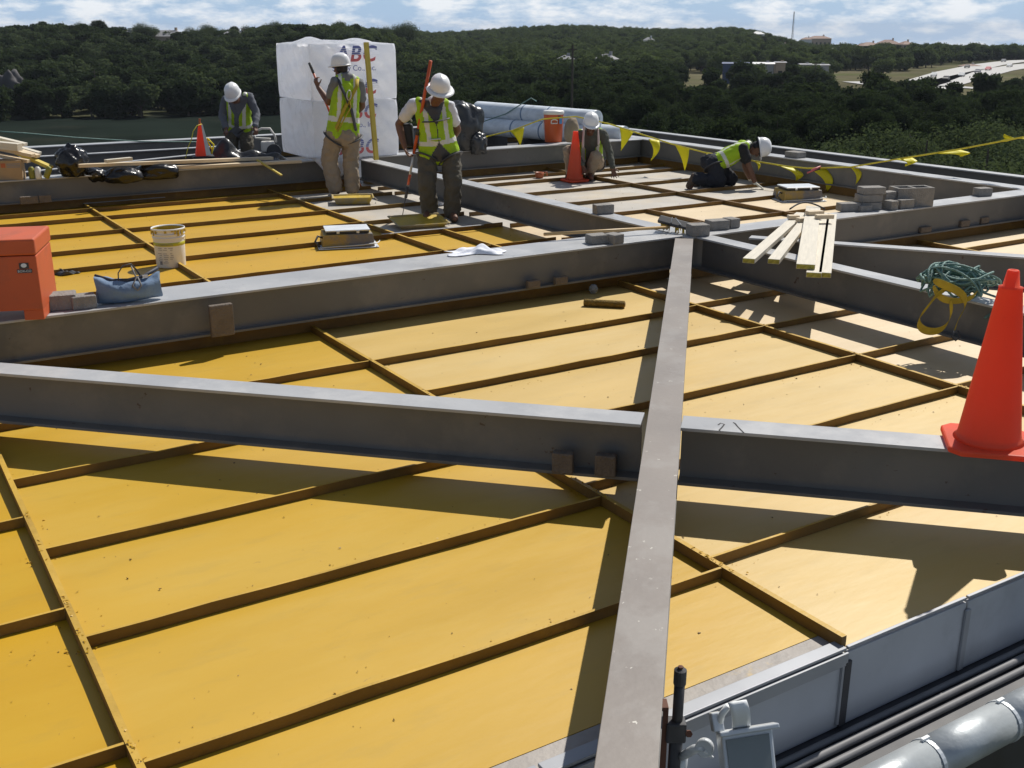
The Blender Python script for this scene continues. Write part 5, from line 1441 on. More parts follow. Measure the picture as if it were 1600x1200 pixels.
for nm, t0, t1, r_, m_ in (('shaft', 0.42, 1.0, 0.019, 'pole_orange'), ('lower_shaft', 0.20, 0.42, 0.0145, 'pole_steel'), ('red_band', 0.21, 0.28, 0.016, 'pole_orange'), ('collar', 0.12, 0.20, 0.019, 'dark'), ('lock_collar', 0.54, 0.58, 0.024, 'dark'), ('wire', 0.0, 0.12, 0.005, 'dark')):
    MB().tube([v * t0, v * t1], r_, 10).build(nm, M[m_], po, smooth=True)
box_ = empty('radio_pouch', tuple(J['wr'] + Vector((0.03, 0.12, 0.22)))); tag(box_, 'black tool pouch hanging behind the worker in white', 'pouch')
MB().box((0, 0, -0.10), (0.15, 0.12, 0.26), taper=0.8).build('pouch', M['rubber'], box_, bevel=0.03)
MB().tube([(-0.05, 0, 0.03), (-0.03, -0.02, 0.10), (0.02, -0.02, 0.11), (0.05, 0, 0.05)], 0.012, 8).build('clip', M['alu'], box_, smooth=True)

# crouching worker with towel
b = on(921, 281, 0.0); Y0 = b.y
J = jset(Y0, {'head': (923, 196, -0.16), 'neck': (922, 206, -0.02), 'sr': (903, 210, 0.0), 'sl': (942, 209, 0.0), 'er': (897, 238, -0.12), 'wr': (910, 258, -0.24),
              'el': (952, 238, -0.04), 'wl': (957, 262, -0.16), 'hr': (907, 256, 0.30), 'hl': (933, 256, 0.30), 'kr': (888, 236, -0.02), 'kl': (931, 244, -0.16), 'ar': (892, 270, 0.06), 'al': (921, 273, -0.02)})
grounded(J)
J['tr'] = J['ar'] + Vector((-0.06, -0.17, -0.03)); J['tl'] = J['al'] + Vector((0.02, -0.18, -0.03))
e, P, hc, HMx = worker('crouching worker with a pink towel under the hard hat', (b.x, b.y, 0), J,
       dict(front=(0.05, -1, 0), head_up=(0.05, -0.35, 0.93), head_front=Vector((0.05, -0.8, -0.6)), shirt='shirt_olive', sleeve='long', trousers='khaki', baggy=0.0, open=0.07, vgap=0.1, chest_strap=False,
            hand_l=((0.25, -0.15, -0.95), (0.1, -0.9, -0.1), 0.25), spread_l=0.8, hand_r=((0.3, -0.3, -0.8), (0, -0.5, -0.5), 0.6)))
for s_ in (-1, 1):
    tw = MB()
    def f_(u, v, s_=s_):
        a = (u - 0.5) * 1.7
        p_ = Vector((s_ * (0.088 + 0.018 * math.cos(a * 1.5)), 0.04 + 0.075 * math.sin(a), 0.03))
        q = hc + HMx @ p_
        return q + Vector((0.012 * math.sin(u * 18) * v - 0.012 * s_ * v, -0.03 * v, -0.30 * v * (1.0 if s_ > 0 else 0.85)))
    tw.grid(f_, 14, 10)
    o_ = tw.build('towel_side', M['towel'], e, smooth=True); o_.modifiers.new('s', 'SOLIDIFY').thickness = 0.008

# kneeling worker on hands and knees
b = on(1130, 293, 0.0); Y0 = b.y
J = jset(Y0, {'head': (1183, 231, -0.02), 'neck': (1169, 226, 0.0), 'sr': (1161, 232, -0.17), 'sl': (1163, 231, 0.17), 'er': (1170, 260, -0.17), 'wr': (1180, 281, -0.16),
              'el': (1164, 260, 0.22), 'wl': (1172, 282, 0.24), 'hr': (1115, 256, -0.10), 'hl': (1117, 256, 0.10), 'kr': (1124, 286, -0.14), 'kl': (1142, 284, 0.14), 'ar': (1086, 279, -0.14), 'al': (1096, 281, 0.12)})
for k in ('kr', 'kl'): J[k].z = 0.095
J['tr'] = J['ar'] + Vector((-0.07, 0.0, -0.14)); J['tl'] = J['al'] + Vector((-0.08, 0.02, -0.12))
for k in ('wr', 'wl'): J[k].z = 0.085
worker('worker in black shirt kneeling on hands and knees with white gloves', (b.x, b.y, 0), J,
       dict(front=(0.35, -0.1, -0.95), head_up=(0.93, -0.12, 0.16), head_front=Vector((0.15, -0.25, -0.95)), shirt='shirt_black', sleeve='short', trousers='navy_trousers', baggy=0.008, open=0.03, back_straps=False, gloves=True,
            hand_r=((0.75, -0.15, -0.45), (0.1, 0.0, -1), 0.15), hand_l=((0.75, 0.1, -0.45), (0.1, 0.0, -1), 0.15), spread_r=0.6, flare=0.0, vest_low=0.12))

# bending worker behind the rear girder
Y0 = 16.6
bx0 = at(374, 250, Y0)
J = jset(Y0, {'head': (365, 149, -0.30), 'neck': (371, 154, -0.14), 'sr': (353, 157, -0.08), 'sl': (389, 151, -0.08), 'er': (347, 180, -0.10), 'wr': (353, 200, -0.26),
              'el': (401, 178, -0.12), 'wl': (399, 198, -0.30), 'hr': (362, 204, 0.16), 'hl': (384, 204, 0.16), 'kr': (362, 228, 0.04), 'kl': (386, 228, 0.04), 'ar': (364, 246, 0.08), 'al': (386, 246, 0.08)})
grounded(J)
worker('bending worker in slate long sleeves behind the rear girder', (bx0.x, Y0, 0), J,
       dict(front=(0.05, -1, -0.2), head_up=(-0.10, -0.55, 0.75), head_front=Vector((0.0, -0.5, -0.85)), shirt='shirt_slate', sleeve='long', trousers='olive_trousers', baggy=0.01, open=0.035, vgap=0.5, flare=0.01,
            hand_l=((0.2, -0.5, -0.6), (0, -0.4, -0.8), 0.9)))

# ------------------------------------------------------------------ land around the building
M['juniper'] = mat('juniper_foliage_shaded', (0.030, 0.043, 0.022), 1.0, var=0.45, scale=0.35, coords='World', spec=0.0)  # cloud shade painted in as a very dark leaf colour
M['oak'] = mat('oak_foliage', (0.080, 0.105, 0.046), 1.0, var=0.4, scale=0.12, coords='World', spec=0.0)
M['greyoak'] = mat('grey_oak_foliage', (0.066, 0.088, 0.046), 1.0, var=0.35, scale=0.4, coords='World', spec=0.0)
for k_, c_ in (('juniper', (0.04, 0.06, 0.02)), ('oak', (0.10, 0.135, 0.04)), ('greyoak', (0.09, 0.12, 0.045))): make_translucent(M[k_], c_, 0.3)
M['bark'] = mat('bark', (0.07, 0.055, 0.042), 0.9, var=0.2)
M['land'] = mat('scrub_ground', (0.060, 0.062, 0.034), 0.95, spec=0.0, var=0.35, scale=0.02, coords='World', dirt=(0.20, 0.165, 0.11), dirt_amt=0.8, dirt_scale=0.012, dirt_pos=0.56, bump=0.4, bscale=0.4)
M['field'] = mat('field_grass_shaded', (0.014, 0.020, 0.016), 0.95, spec=0.0, var=0.25, scale=0.06, coords='World', dirt=(0.027, 0.029, 0.022), dirt_amt=0.7, dirt_scale=0.05)  # grass colour lowered to stand for cloud shade on the field
M['dry'] = mat('dry_clearing', (0.125, 0.115, 0.070), 0.95, spec=0.0, var=0.3, scale=0.05, coords='World', dirt=(0.10, 0.11, 0.05), dirt_amt=0.9, dirt_scale=0.03, dirt_pos=0.5)
M['road'] = mat('concrete_road', (0.42, 0.41, 0.39), 0.8, var=0.06, scale=0.2, coords='World')
M['limestone'] = mat('limestone', (0.085, 0.08, 0.08), 0.9, var=0.3, scale=0.3, coords='World', bump=0.6, bscale=0.6)
M['stucco'] = mat('tan_stucco', (0.42, 0.33, 0.25), 0.8, var=0.05)
M['terracotta'] = mat('terracotta_roof', (0.24, 0.15, 0.115), 0.8, var=0.15, scale=0.5)
M['grey_roof'] = mat('grey_shingle', (0.22, 0.22, 0.23), 0.8, var=0.15, scale=0.5)
M['grey_wall'] = mat('grey_siding', (0.30, 0.30, 0.31), 0.8)
M['white_wall'] = mat('white_siding', (0.72, 0.72, 0.70), 0.7)
M['blue_wall'] = mat('blue_cladding', (0.05, 0.075, 0.16), 0.6)
M['pane'] = mat('window_pane', (0.03, 0.035, 0.04), 0.15)

def sstep(x, a, b):
    t = np.clip((x - a) / (b - a), 0, 1)
    return t * t * (3 - 2 * t)
GZ = -14.0
def height(x, y):
    r = np.hypot(x, y); ph = np.degrees(np.arctan2(x, y))
    wlft = 1 - sstep(ph, -9, -1)
    wcen = sstep(ph, -9, -1) * (1 - sstep(ph, 10.5, 15.5))
    wr_ = sstep(ph, 10.5, 15.5)
    back = sstep(np.abs(ph), 60, 100)
    hl = GZ + 8.6 * sstep(r, 225, 430) + 1.5 * np.sin(ph * 0.55 + 1.0) * sstep(r, 230, 400)
    hc_ = GZ + 9.5 * sstep(r, 430, 860) * (0.8 + 0.2 * np.sin(ph * 0.5 + 0.6)) + 1.8 * np.sin(x * 0.013) * sstep(r, 400, 600)
    hr_ = GZ - 5.5 * sstep(r, 600, 1000)
    h = hl * wlft + hc_ * wcen + hr_ * wr_
    drop = np.maximum(0, r - 1000) * 0.0165
    return h - drop * sstep(r, 950, 1300)
def gz(x, y): return float(height(np.array(float(x)), np.array(float(y))))

nA, nR = 300, 90
azs = np.concatenate([np.linspace(-40, 40, 220), np.linspace(40, 320, 81)[1:-1]])
rads = np.concatenate([[0.01], np.geomspace(8, 7000, nR)])
vs, fs = [], []
for r_ in rads:
    x, y = r_ * np.sin(np.radians(azs)), r_ * np.cos(np.radians(azs))
    z = height(x, y)
    vs += list(zip(x.tolist(), y.tolist(), z.tolist()))
nA = len(azs)
for j in range(len(rads) - 1):
    for i in range(nA):
        i2 = (i + 1) % nA
        fs.append((j * nA + i, (j + 1) * nA + i, (j + 1) * nA + i2, j * nA + i2))
ground = MB().add(vs, fs).build('ground', M['land'], smooth=True)
tag(ground, kind='structure')

def pol(ph, r): return (r * math.sin(R(ph)), r * math.cos(R(ph)))
def sheet(name, polys, m, dz, kind='structure', label=None, cat=None):
    """thin sheets laid over the ground; each polygon is a strip of point pairs"""
    mb = MB()
    for strip in polys:
        vs = []
        for (p, q) in strip:
            for k in range(5):
                x, y = p[0] + (q[0] - p[0]) * k / 4, p[1] + (q[1] - p[1]) * k / 4
                vs.append((x, y, gz(x, y) + dz))
        fs = [(5 * i + k, 5 * i + k + 1, 5 * i + 6 + k, 5 * i + 5 + k) for i in range(len(strip) - 1) for k in range(4)]
        mb.add(vs, fs)
    o = mb.build(name, M[m], smooth=True)
    return tag(o, label, cat, None, kind)
sheet('field', [[(pol(a, 150), pol(a, 226)) for a in np.linspace(-40, -6, 30)]], 'field', 0.10)
sheet('clearing', [[(pol(a, 330), pol(a, 455)) for a in np.linspace(8.2, 15.0, 16)]], 'dry', 0.12)
sheet('clearing', [[(pol(a, 262), pol(a, 520 + 10 * (a - 17))) for a in np.linspace(15.2, 34, 24)]], 'dry', 0.12)

def px_ground(x, y, z=GZ):
    p = on(x, y, z); return (p.x, p.y)
def ribbon(name, pxs, w, m='road', dz=0.35):
    P_ = [Vector(px_ground(*q)) for q in pxs]
    pts = []
    for i in range(len(P_) - 1):
        for k in range(6): pts.append(P_[i] + (P_[i + 1] - P_[i]) * k / 6)
    pts.append(P_[-1])
    strip = []
    for i, p in enumerate(pts):
        t = (pts[min(i + 1, len(pts) - 1)] - pts[max(i - 1, 0)]).normalized()
        n_ = Vector((-t.y, t.x)) * w / 2
        strip.append(((p + n_)[:], (p - n_)[:]))
    sheet(name, [strip], m, dz)
    return pts
r1p = ribbon('road', [(1395, 146), (1440, 131), (1490, 114), (1545, 102), (1600, 94.5), (1680, 88)], 13)
r2p = ribbon('road', [(1405, 154), (1460, 135), (1510, 122), (1555, 111), (1610, 102), (1700, 93)], 13)
ribbon('road', [(1330, 129), (1360, 133), (1400, 138), (1420, 141)], 6)
ribbon('road', [(1440, 136), (1490, 137), (1560, 142), (1660, 150)], 6)
ribbon('road', [(1420, 141), (1460, 131), (1470, 128)], 7)

# ---- trees
def leaf_cloud(lobes, n, size, seed, squash=0.8):
    g = np.random.default_rng(seed)
    vol = np.array([l[3] ** 2 for l in lobes]); vol = vol / vol.sum()
    idx = g.choice(len(lobes), n, p=vol)
    L = np.array(lobes)[idx]
    d = g.normal(size=(n, 3)); d /= np.linalg.norm(d, axis=1)[:, None]
    rad = L[:, 3] * (0.45 + 0.55 * g.random(n) ** 0.5) * (1 + 0.18 * g.normal(size=n))
    c = L[:, :3] + d * rad[:, None] * np.array([1, 1, squash])
    nrm = d * 0.55 + g.normal(size=(n, 3)) * 0.6 + np.array([0, 0, 0.35])
    nrm /= np.linalg.norm(nrm, axis=1)[:, None]
    t = np.cross(nrm, g.normal(size=(n, 3))); t /= np.linalg.norm(t, axis=1)[:, None]
    b_ = np.cross(nrm, t)
    s = size * (0.6 + 0.8 * g.random(n))[:, None]
    a = 0.35 + 0.5 * g.random(n)[:, None]
    v = np.stack([c - t * s, c + b_ * s * a, c + t * s, c - b_ * s * a + nrm * s * 0.2], 1).reshape(-1, 3)
    f = np.arange(4 * n).reshape(n, 4)
    return v, f
def tree_lobes(h, w, seed, kind):
    g = random.Random(seed)
    out = []
    if kind == 'juniper':
        for k in range(15):
            t = g.uniform(0.22, 0.84)
            prof = math.sqrt(max(0.12, 1 - ((t - 0.45) / 0.52) ** 2))
            a = g.uniform(0, 6.28); off = w * 0.33 * prof * math.sqrt(g.random())
            out.append((math.cos(a) * off, math.sin(a) * off, h * t, w * g.uniform(0.15, 0.25)))
    else:
        for k in range(16):
            a = g.uniform(0, 6.28); q = math.sqrt(g.random()) * w * 0.38
            z = h * g.uniform(0.42, 0.86) - q * 0.25
            out.append((math.cos(a) * q, math.sin(a) * q, z, w * g.uniform(0.13, 0.23)))
    return out
def trunk_mb(h, w, seed, kind):
    g = random.Random(seed + 50)
    mb = MB()
    r0 = 0.028 * h
    mb.tube([(0, 0, -0.5), (0.05 * g.uniform(-1, 1), 0, h * 0.25), (0.1 * g.uniform(-1, 1), 0.1 * g.uniform(-1, 1), h * 0.55), (0, 0, h * 0.85)], [r0 * 1.25, r0, r0 * 0.6, r0 * 0.15], 8)
    for k in range(7):
        a = g.uniform(0, 6.28); z = h * g.uniform(0.22, 0.5); l = w * g.uniform(0.22, 0.42)
        mb.tube([(0, 0, z), (math.cos(a) * l * 0.5, math.sin(a) * l * 0.5, z + l * 0.35), (math.cos(a) * l, math.sin(a) * l, z + l * 0.75)], [r0 * 0.5, r0 * 0.32, r0 * 0.1], 6)
    return mb
def crown_mesh(h, w, seed, kind, n, size):
    v, f = leaf_cloud(tree_lobes(h, w, seed, kind), n, size, seed, 0.85 if kind == 'juniper' else 0.75)
    me = bpy.data.meshes.new('crown')
    me.vertices.add(len(v)); me.vertices.foreach_set('co', v.ravel())
    me.loops.add(f.size); me.loops.foreach_set('vertex_index', f.ravel().astype(np.int32))
    me.polygons.add(len(f)); me.polygons.foreach_set('loop_start', np.arange(0, f.size, 4, dtype=np.int32))
    me.update(calc_edges=True)
    return me
# prototypes: (crown mesh, trunk mesh) of unit-ish real size
near_protos, mid_protos = [], []
for i, (k, h, w) in enumerate((('juniper', 7.5, 5.2), ('juniper', 6.6, 5.8), ('oak', 8.0, 7.5), ('oak', 7.0, 7.8))):
    mt = M['juniper'] if k == 'juniper' else M['greyoak']
    c = crown_mesh(h, w, 100 + i, k, 15000 if k == 'juniper' else 26000, 0.13 if k == 'juniper' else 0.085); c.materials.append(mt)
    t = trunk_mb(h, w, 100 + i, k).mesh('trunk'); t.materials.append(M['bark'])
    near_protos.append((k, h, c, t))
def tree(name, label, group, proto, x, y, s, rz, base=None):
    k, h, c, t = proto
    z = gz(x, y) if base is None else base
    e = empty(name, (x, y, z - 0.2), rz); e.scale = (s, s, s)
    tag(e, label, 'tree', group)
    for nm, me in (('trunk', t), ('crown', c)):
        o = bpy.data.objects.new(nm, me); col.objects.link(o); o.parent = e
    return e
used = []
# bright grey-green oaks nearest the roof on the right
spec = [(1330, 226, 74), (1395, 208, 82), (1452, 196, 78), (1500, 188, 88), (1548, 206, 70), (1590, 200, 84), (1360, 246, 60), (1425, 238, 58), (1510, 236, 56), (1575, 240, 58), (1290, 246, 70), (1640, 215, 75)]
pos_words = ['leftmost', 'second', 'third', 'fourth', 'fifth', 'sixth']
labs = ['pale oak left of the tall clump beyond the right edge beam', 'rounded pale oak on the left shoulder of the right clump', 'broad pale oak in the middle of the right clump', 'tallest pale oak of the clump beyond the right edge beam', 'pale oak right of the tallest one in the clump', 'pale oak near the right border above the pennants', 'low pale oak in front of the left shoulder of the clump', 'low pale oak below the middle of the clump', 'low pale oak under the fluttering pennants', 'low pale oak at the right border behind the edge beam', 'small pale oak beside the dark wood, left end of the clump', 'pale oak cut by the right border of the view']
for i, (x, ytop, r_) in enumerate(spec):
    p = at(x, ytop, r_)
    pr = near_protos[2 + i % 2]
    s = (p.z - GZ) / (pr[1] * 0.93)
    tree('oak_tree', labs[i], 'pale oaks beyond the right edge beam', pr, p.x, p.y, s, random.uniform(0, 6.28))
    used.append((p.x, p.y))
# wooded valley behind the roof, cloud shade carried by its foliage colour
cnt = 0; tries = 0
while cnt < 230 and tries < 6000:
    tries += 1
    ph = random.uniform(-9.5, 26); r_ = math.sqrt(random.uniform(58 ** 2, 185 ** 2))
    x, y = pol(ph, r_)
    if ph > 13 and r_ < 92: continue
    if any((x - a) ** 2 + (y - b) ** 2 < 3.6 ** 2 for a, b in used): continue
    used.append((x, y))
    pr = near_protos[random.choice((0, 0, 1, 1, 0))]
    top_px = 150 + 40 * random.random()
    s = random.uniform(0.85, 1.25)
    tree('juniper_tree', 'juniper darkened for cloud shade in the wooded valley just behind the roof', 'valley wood junipers darkened for cloud shade', pr, x, y, s, random.uniform(0, 6.28))
    cnt += 1
# trees standing up on the left skyline
sky_l = [(30, 44, 430), (62, 32, 415), (98, 38, 425), (135, 35, 430), (153, 30, 420), (180, 42, 430), (222, 36, 415), (262, 46, 430), (308, 36, 420), (332, 38, 425), (362, 40, 430), (398, 34, 420), (428, 33, 425), (455, 40, 430), (480, 36, 420), (520, 33, 430), (552, 36, 425), (590, 34, 430), (620, 35, 440), (5, 50, 430)]
ORD = ['first', 'second', 'third', 'fourth', 'fifth', 'sixth', 'seventh', 'eighth', 'ninth', 'tenth', 'eleventh', 'twelfth', 'thirteenth', 'fourteenth', 'fifteenth', 'sixteenth', 'seventeenth', 'eighteenth', 'nineteenth', 'twentieth']
sky_l.sort()
for i, (x, ytop, r_) in enumerate(sky_l):
    p = at(x, ytop, r_)
    pr = near_protos[(2, 3, 0)[i % 3]]
    g0 = gz(p.x, p.y)
    s = max(0.7, (p.z - g0) / (pr[1] * 0.95))
    tree('skyline_tree', ORD[i] + ' dark skyline tree counted from the left border', 'trees on the left skyline', pr, p.x, p.y, s, random.uniform(0, 6.28), base=g0)

# the wider woods, read as one mass
protos = bpy.data.collections.new('wood_prototypes')
for i, (k, h, w, mt) in enumerate((('juniper', 7, 5.4, 'juniper'), ('juniper', 6, 5.8, 'juniper'), ('oak', 7.5, 7.6, 'oak'), ('oak', 6.5, 7.4, 'oak'), ('oak', 6.8, 7.0, 'greyoak'))):
    c = crown_mesh(h, w, 200 + i, k, 3600, 0.29); c.materials.append(M[mt])
    bm = bmesh.new(); bm.from_mesh(c)
    tm = trunk_mb(h, w, 200 + i, k).mesh('t'); n0 = len(bm.faces); bm.from_mesh(tm)
    bm.faces.ensure_lookup_table()
    for f_ in bm.faces[n0:]: f_.material_index = 1
    bm.to_mesh(c); bm.free(); c.materials.append(M['bark'])
    o = bpy.data.objects.new('wood_prototype_%d' % i, c)
    protos.objects.link(o)
def wood(name, label, pts, scl, idx):
    me = bpy.data.meshes.new(name)
    me.vertices.add(len(pts)); me.vertices.foreach_set('co', np.asarray(pts, dtype=np.float32).ravel())
    for nm, ar, ty in (('sc', scl, 'FLOAT'), ('rz', rng.random(len(pts)) * 6.283, 'FLOAT'), ('ix', idx, 'INT')):
        a_ = me.attributes.new(nm, ty, 'POINT'); a_.data.foreach_set('value', np.asarray(ar, dtype=np.float32 if ty == 'FLOAT' else np.int32))
    o = bpy.data.objects.new(name, me); col.objects.link(o)
    tag(o, label, 'wood', None, 'stuff')
    ng = bpy.data.node_groups.new(name + '_scatter', 'GeometryNodeTree')
    ng.interface.new_socket('Geometry', in_out='INPUT', socket_type='NodeSocketGeometry')
    ng.interface.new_socket('Geometry', in_out='OUTPUT', socket_type='NodeSocketGeometry')
    N, L = ng.nodes, ng.links
    gi, go = N.new('NodeGroupInput'), N.new('NodeGroupOutput')
    ci = N.new('GeometryNodeCollectionInfo'); ci.inputs['Collection'].default_value = protos
    ci.inputs['Separate Children'].default_value = True; ci.inputs['Reset Children'].default_value = True
    ip = N.new('GeometryNodeInstanceOnPoints'); ip.inputs['Pick Instance'].default_value = True
    def attr(nm, ty):
        a_ = N.new('GeometryNodeInputNamedAttribute'); a_.data_type = ty; a_.inputs['Name'].default_value = nm
        return a_.outputs['Attribute']
    cx = N.new('ShaderNodeCombineXYZ'); L.new(attr('rz', 'FLOAT'), cx.inputs['Z'])
    L.new(gi.outputs[0], ip.inputs['Points']); L.new(ci.outputs[0], ip.inputs['Instance'])
    L.new(attr('ix', 'INT'), ip.inputs['Instance Index'])
    L.new(cx.outputs[0], ip.inputs['Rotation'])
    L.new(attr('sc', 'FLOAT'), ip.inputs['Scale'])
    L.new(ip.outputs[0], go.inputs[0])
    md = o.modifiers.new('scatter', 'NODES'); md.node_group = ng
    return o
def scatter(n, a0, a1, r0, r1, keep, kinds, s0=0.8, s1=1.3):
    a = rng.uniform(a0, a1, n); r_ = np.sqrt(rng.uniform(r0 ** 2, r1 ** 2, n))
    ok = keep(a, r_)
    a, r_ = a[ok], r_[ok]
    x, y = r_ * np.sin(np.radians(a)), r_ * np.cos(np.radians(a))
    z = height(x, y) - 0.3
    return np.stack([x, y, z], 1), rng.uniform(s0, s1, len(a)), rng.choice(kinds, len(a))
road_pts = np.array([tuple(p) for p in r1p + r2p])
def off_road(a, r_):
    x, y = r_ * np.sin(np.radians(a)), r_ * np.cos(np.radians(a))
    d = np.min(np.hypot(x[:, None] - road_pts[None, :, 0], y[:, None] - road_pts[None, :, 1]), axis=1)
    return d > 17
wood('left_hillside_wood', 'dense wood darkened for cloud shade covering the left hillside', *scatter(2600, -36, -5, 222, 520, lambda a, r_: np.ones(len(a), bool), [0, 1, 0, 1, 4]))
def keep_c(a, r_):
    k = np.ones(len(a), bool)
    k &= ~((a > 8.0) & (a < 15.2) & (r_ > 205) & (r_ < 425) & (rng.random(len(a)) > 0.06))
    k &= ~((a > 15.0) & (r_ > 205) & (r_ < 470) & (rng.random(len(a)) > 0.06))
    k &= ~((a > 12.3) & (a < 20.3) & (r_ > 560) & (r_ < 705) & (rng.random(len(a)) > 0.2))
    k &= off_road(a, r_)
    k &= ~((a > 17.5) & (r_ < 640) & (r_ > 380) & (rng.random(len(a)) > 0.55))
    return k
wood('valley_wood', 'wood darkened for cloud shade filling the valley floor below the sunlit hill', *scatter(2300, -9, 30, 180, 325, keep_c, [0, 1, 0, 1, 1]))
wood('sunlit_hill_wood', 'sunlit green wood over the middle hill and plain', *scatter(9000, -9, 30, 285, 1000, keep_c, [2, 3, 4, 2, 0]))
wood('distant_wood', 'hazy wood on the distant horizon', *scatter(4500, -12, 34, 980, 3200, lambda a, r_: np.ones(len(a), bool), [2, 3, 4], 0.8, 1.3))

# ---- rock outcrop on the left hillside
for i, (x, y, r_, s) in enumerate(((20, 165, 221, (3.6, 2.0, 5.0)), (42, 168, 222, (2.4, 2.0, 3.6)), (6, 178, 218, (4.2, 1.8, 2.2)))):
    p = at(x, y, r_)
    lump('rock_outcrop', ('tall grey rock face low on the left hillside', 'upper grey rock shoulder on the left hillside', 'low grey rock ledge above the left field')[i], (p.x, p.y, GZ - 0.5), s, 'limestone', 61 + i, 'rock', 0, 1.2, (40, 26), 'rock faces on the left hillside')

# ---- buildings among the trees
def house(label, x, y_top, r_, w, d, h, rise, wall, roof, rz=0.0, nwin=3, floors=1, hip=True, group='houses among the trees', name='house', base=None):
    p = at(x, y_top, r_)
    zb = p.z - h - rise if base is None else base
    e = empty(name, (p.x, p.y, zb), R(rz)); tag(e, label, 'house' if name == 'house' else 'building', group)
    if base is None: zb = min(zb, gz(p.x, p.y) - 0.3); e.location.z = zb
    hh = p.z - rise - zb
    box_obj('wall', (0, 0, hh / 2), (w, d, hh), M[wall], e)
    o_ = 0.4
    k = 0.35 if hip else 0.5
    W_, D_ = w / 2 + o_, d / 2 + o_
    rl_ = max(0.2, W_ - (D_ * 0.9 if hip else 0))
    MB().add([(-W_, -D_, hh), (W_, -D_, hh), (W_, D_, hh), (-W_, D_, hh), (-rl_, 0, hh + rise), (rl_, 0, hh + rise)],
             [(0, 1, 5, 4), (1, 2, 5), (2, 3, 4, 5), (3, 0, 4), (3, 2, 1, 0)]).build('roof', M[roof], e)
    for fl in range(floors):
        zz = hh * (fl + 0.5) / floors
        for i in range(nwin):
            wx = -w / 2 + w * (i + 0.5) / nwin
            box_obj('window', (wx, -d / 2 - 0.03, zz), (min(1.3, w / nwin * 0.5), 0.06, min(1.4, hh / floors * 0.5)), M['pane'], e)
    box_obj('chimney', (w * 0.22, 0.3, hh + rise * 0.9), (0.8, 0.8, rise * 0.8 + 0.5), M[wall], e)
    return e
house('grey shingled house on the wooded slope right of the dark pole', 947, 84, 330, 6.0, 5, 2.4, 1.5, 'grey_wall', 'grey_roof', -20, 3)
house('small white house left of the dark pole on the wooded slope', 884, 86, 330, 4.0, 3.5, 2.0, 1.1, 'grey_wall', 'grey_roof', 12, 2)
house('white house high on the middle hill', 1014, 58, 560, 5, 4, 2.5, 1.5, 'white_wall', 'grey_roof', 0, 2)
house('white gabled house at the crest of the middle hill', 1184, 49, 700, 7, 5, 3, 1.6, 'white_wall', 'white_wall', 10, 2)
house('bright white house below the terracotta roofs', 1308, 74, 600, 7, 5, 2.4, 1.4, 'white_wall', 'white_wall', 0, 2)
house('tan house half hidden on the middle hill', 1222, 68, 620, 8, 6, 3, 1.6, 'stucco', 'grey_roof', 8, 2)
house('dark roofed house on the left skyline', 52, 49, 415, 17, 9, 3.5, 2.4, 'grey_wall', 'grey_roof', 5, 4)
house('chimneyed house on the left skyline', 192, 48, 412, 13, 9, 4, 2.4, 'white_wall', 'grey_roof', 0, 3)
house('long low house on the left skyline', 262, 47, 418, 14, 9, 3.5, 2.2, 'stucco', 'grey_roof', -6, 4)
house('low house at the right end of the left skyline', 368, 48, 418, 12, 8, 3.5, 2, 'stucco', 'grey_roof', 4, 3)
# apartment blocks with terracotta roofs
g_ = 'apartment blocks on the far rise'
house('left terracotta roofed apartment block on the far rise', 1358, 66, 690, 13, 10, 6, 2.0, 'stucco', 'terracotta', 8, 5, 3, True, g_, 'apartment_block')
house('tallest terracotta roofed apartment block in the middle of the far rise', 1388, 62, 700, 13, 10, 8, 2.4, 'stucco', 'terracotta', -6, 5, 3, True, g_, 'apartment_block')
house('right terracotta roofed apartment block ending the far rise', 1415, 64, 690, 8, 9, 8, 2.0, 'stucco', 'terracotta', 12, 3, 3, True, g_, 'apartment_block')
house('pale roofed apartment block left of the far rise', 1280, 56, 800, 15, 9, 4, 1.8, 'stucco', 'terracotta', 4, 5, 2, True, g_, 'apartment_block')
house('small pale apartment block between the two far rises', 1260, 58, 790, 7, 7, 3, 1.5, 'white_wall', 'terracotta', -8, 3, 2, True, g_, 'apartment_block')
# sheds in the clearing
g_ = 'sheds in the clearing'
house('blue clad shed in the clearing', 1150, 97, 345, 7.5, 5, 3.2, 0.4, 'blue_wall', 'blue_wall', -14, 2, 1, False, g_, 'shed')
house('white roofed shed beside the blue one', 1193, 97, 350, 6.0, 5, 2.6, 0.5, 'grey_wall', 'white_wall', -8, 3, 1, False, g_, 'shed')
house('tall tan shed right of the white roofed one', 1219, 96, 352, 3.0, 3, 3.4, 0.3, 'stucco', 'grey_wall', -4, 1, 1, False, g_, 'shed')
house('left grey shed of the two at the right of the clearing', 1258, 99, 352, 3.4, 3, 2.4, 0.3, 'grey_wall', 'grey_wall', 0, 1, 1, False, g_, 'shed')
house('right grey shed of the two at the right of the clearing', 1281, 100, 352, 5.0, 3, 2.0, 0.3, 'grey_wall', 'grey_wall', 4, 2, 1, False, g_, 'shed')
house('red roofed hut beside the white road', 1515, 100, 500, 8, 5, 2.6, 0.8, 'white_wall', 'terracotta', 10, 2, 1, True, 'houses among the trees', 'house')
p = at(1533, 72, 2300)
wt = MB().lathe([(1.5, -28), (1.5, -8), (6, -5), (9, -1), (8, 3), (4, 5), (0, 5.5)], 20).build('water_tower', M['white_wall'], None, tuple(p), 0, smooth=True)
tag(wt, 'tiny white water tower on the far right horizon', 'water tower')
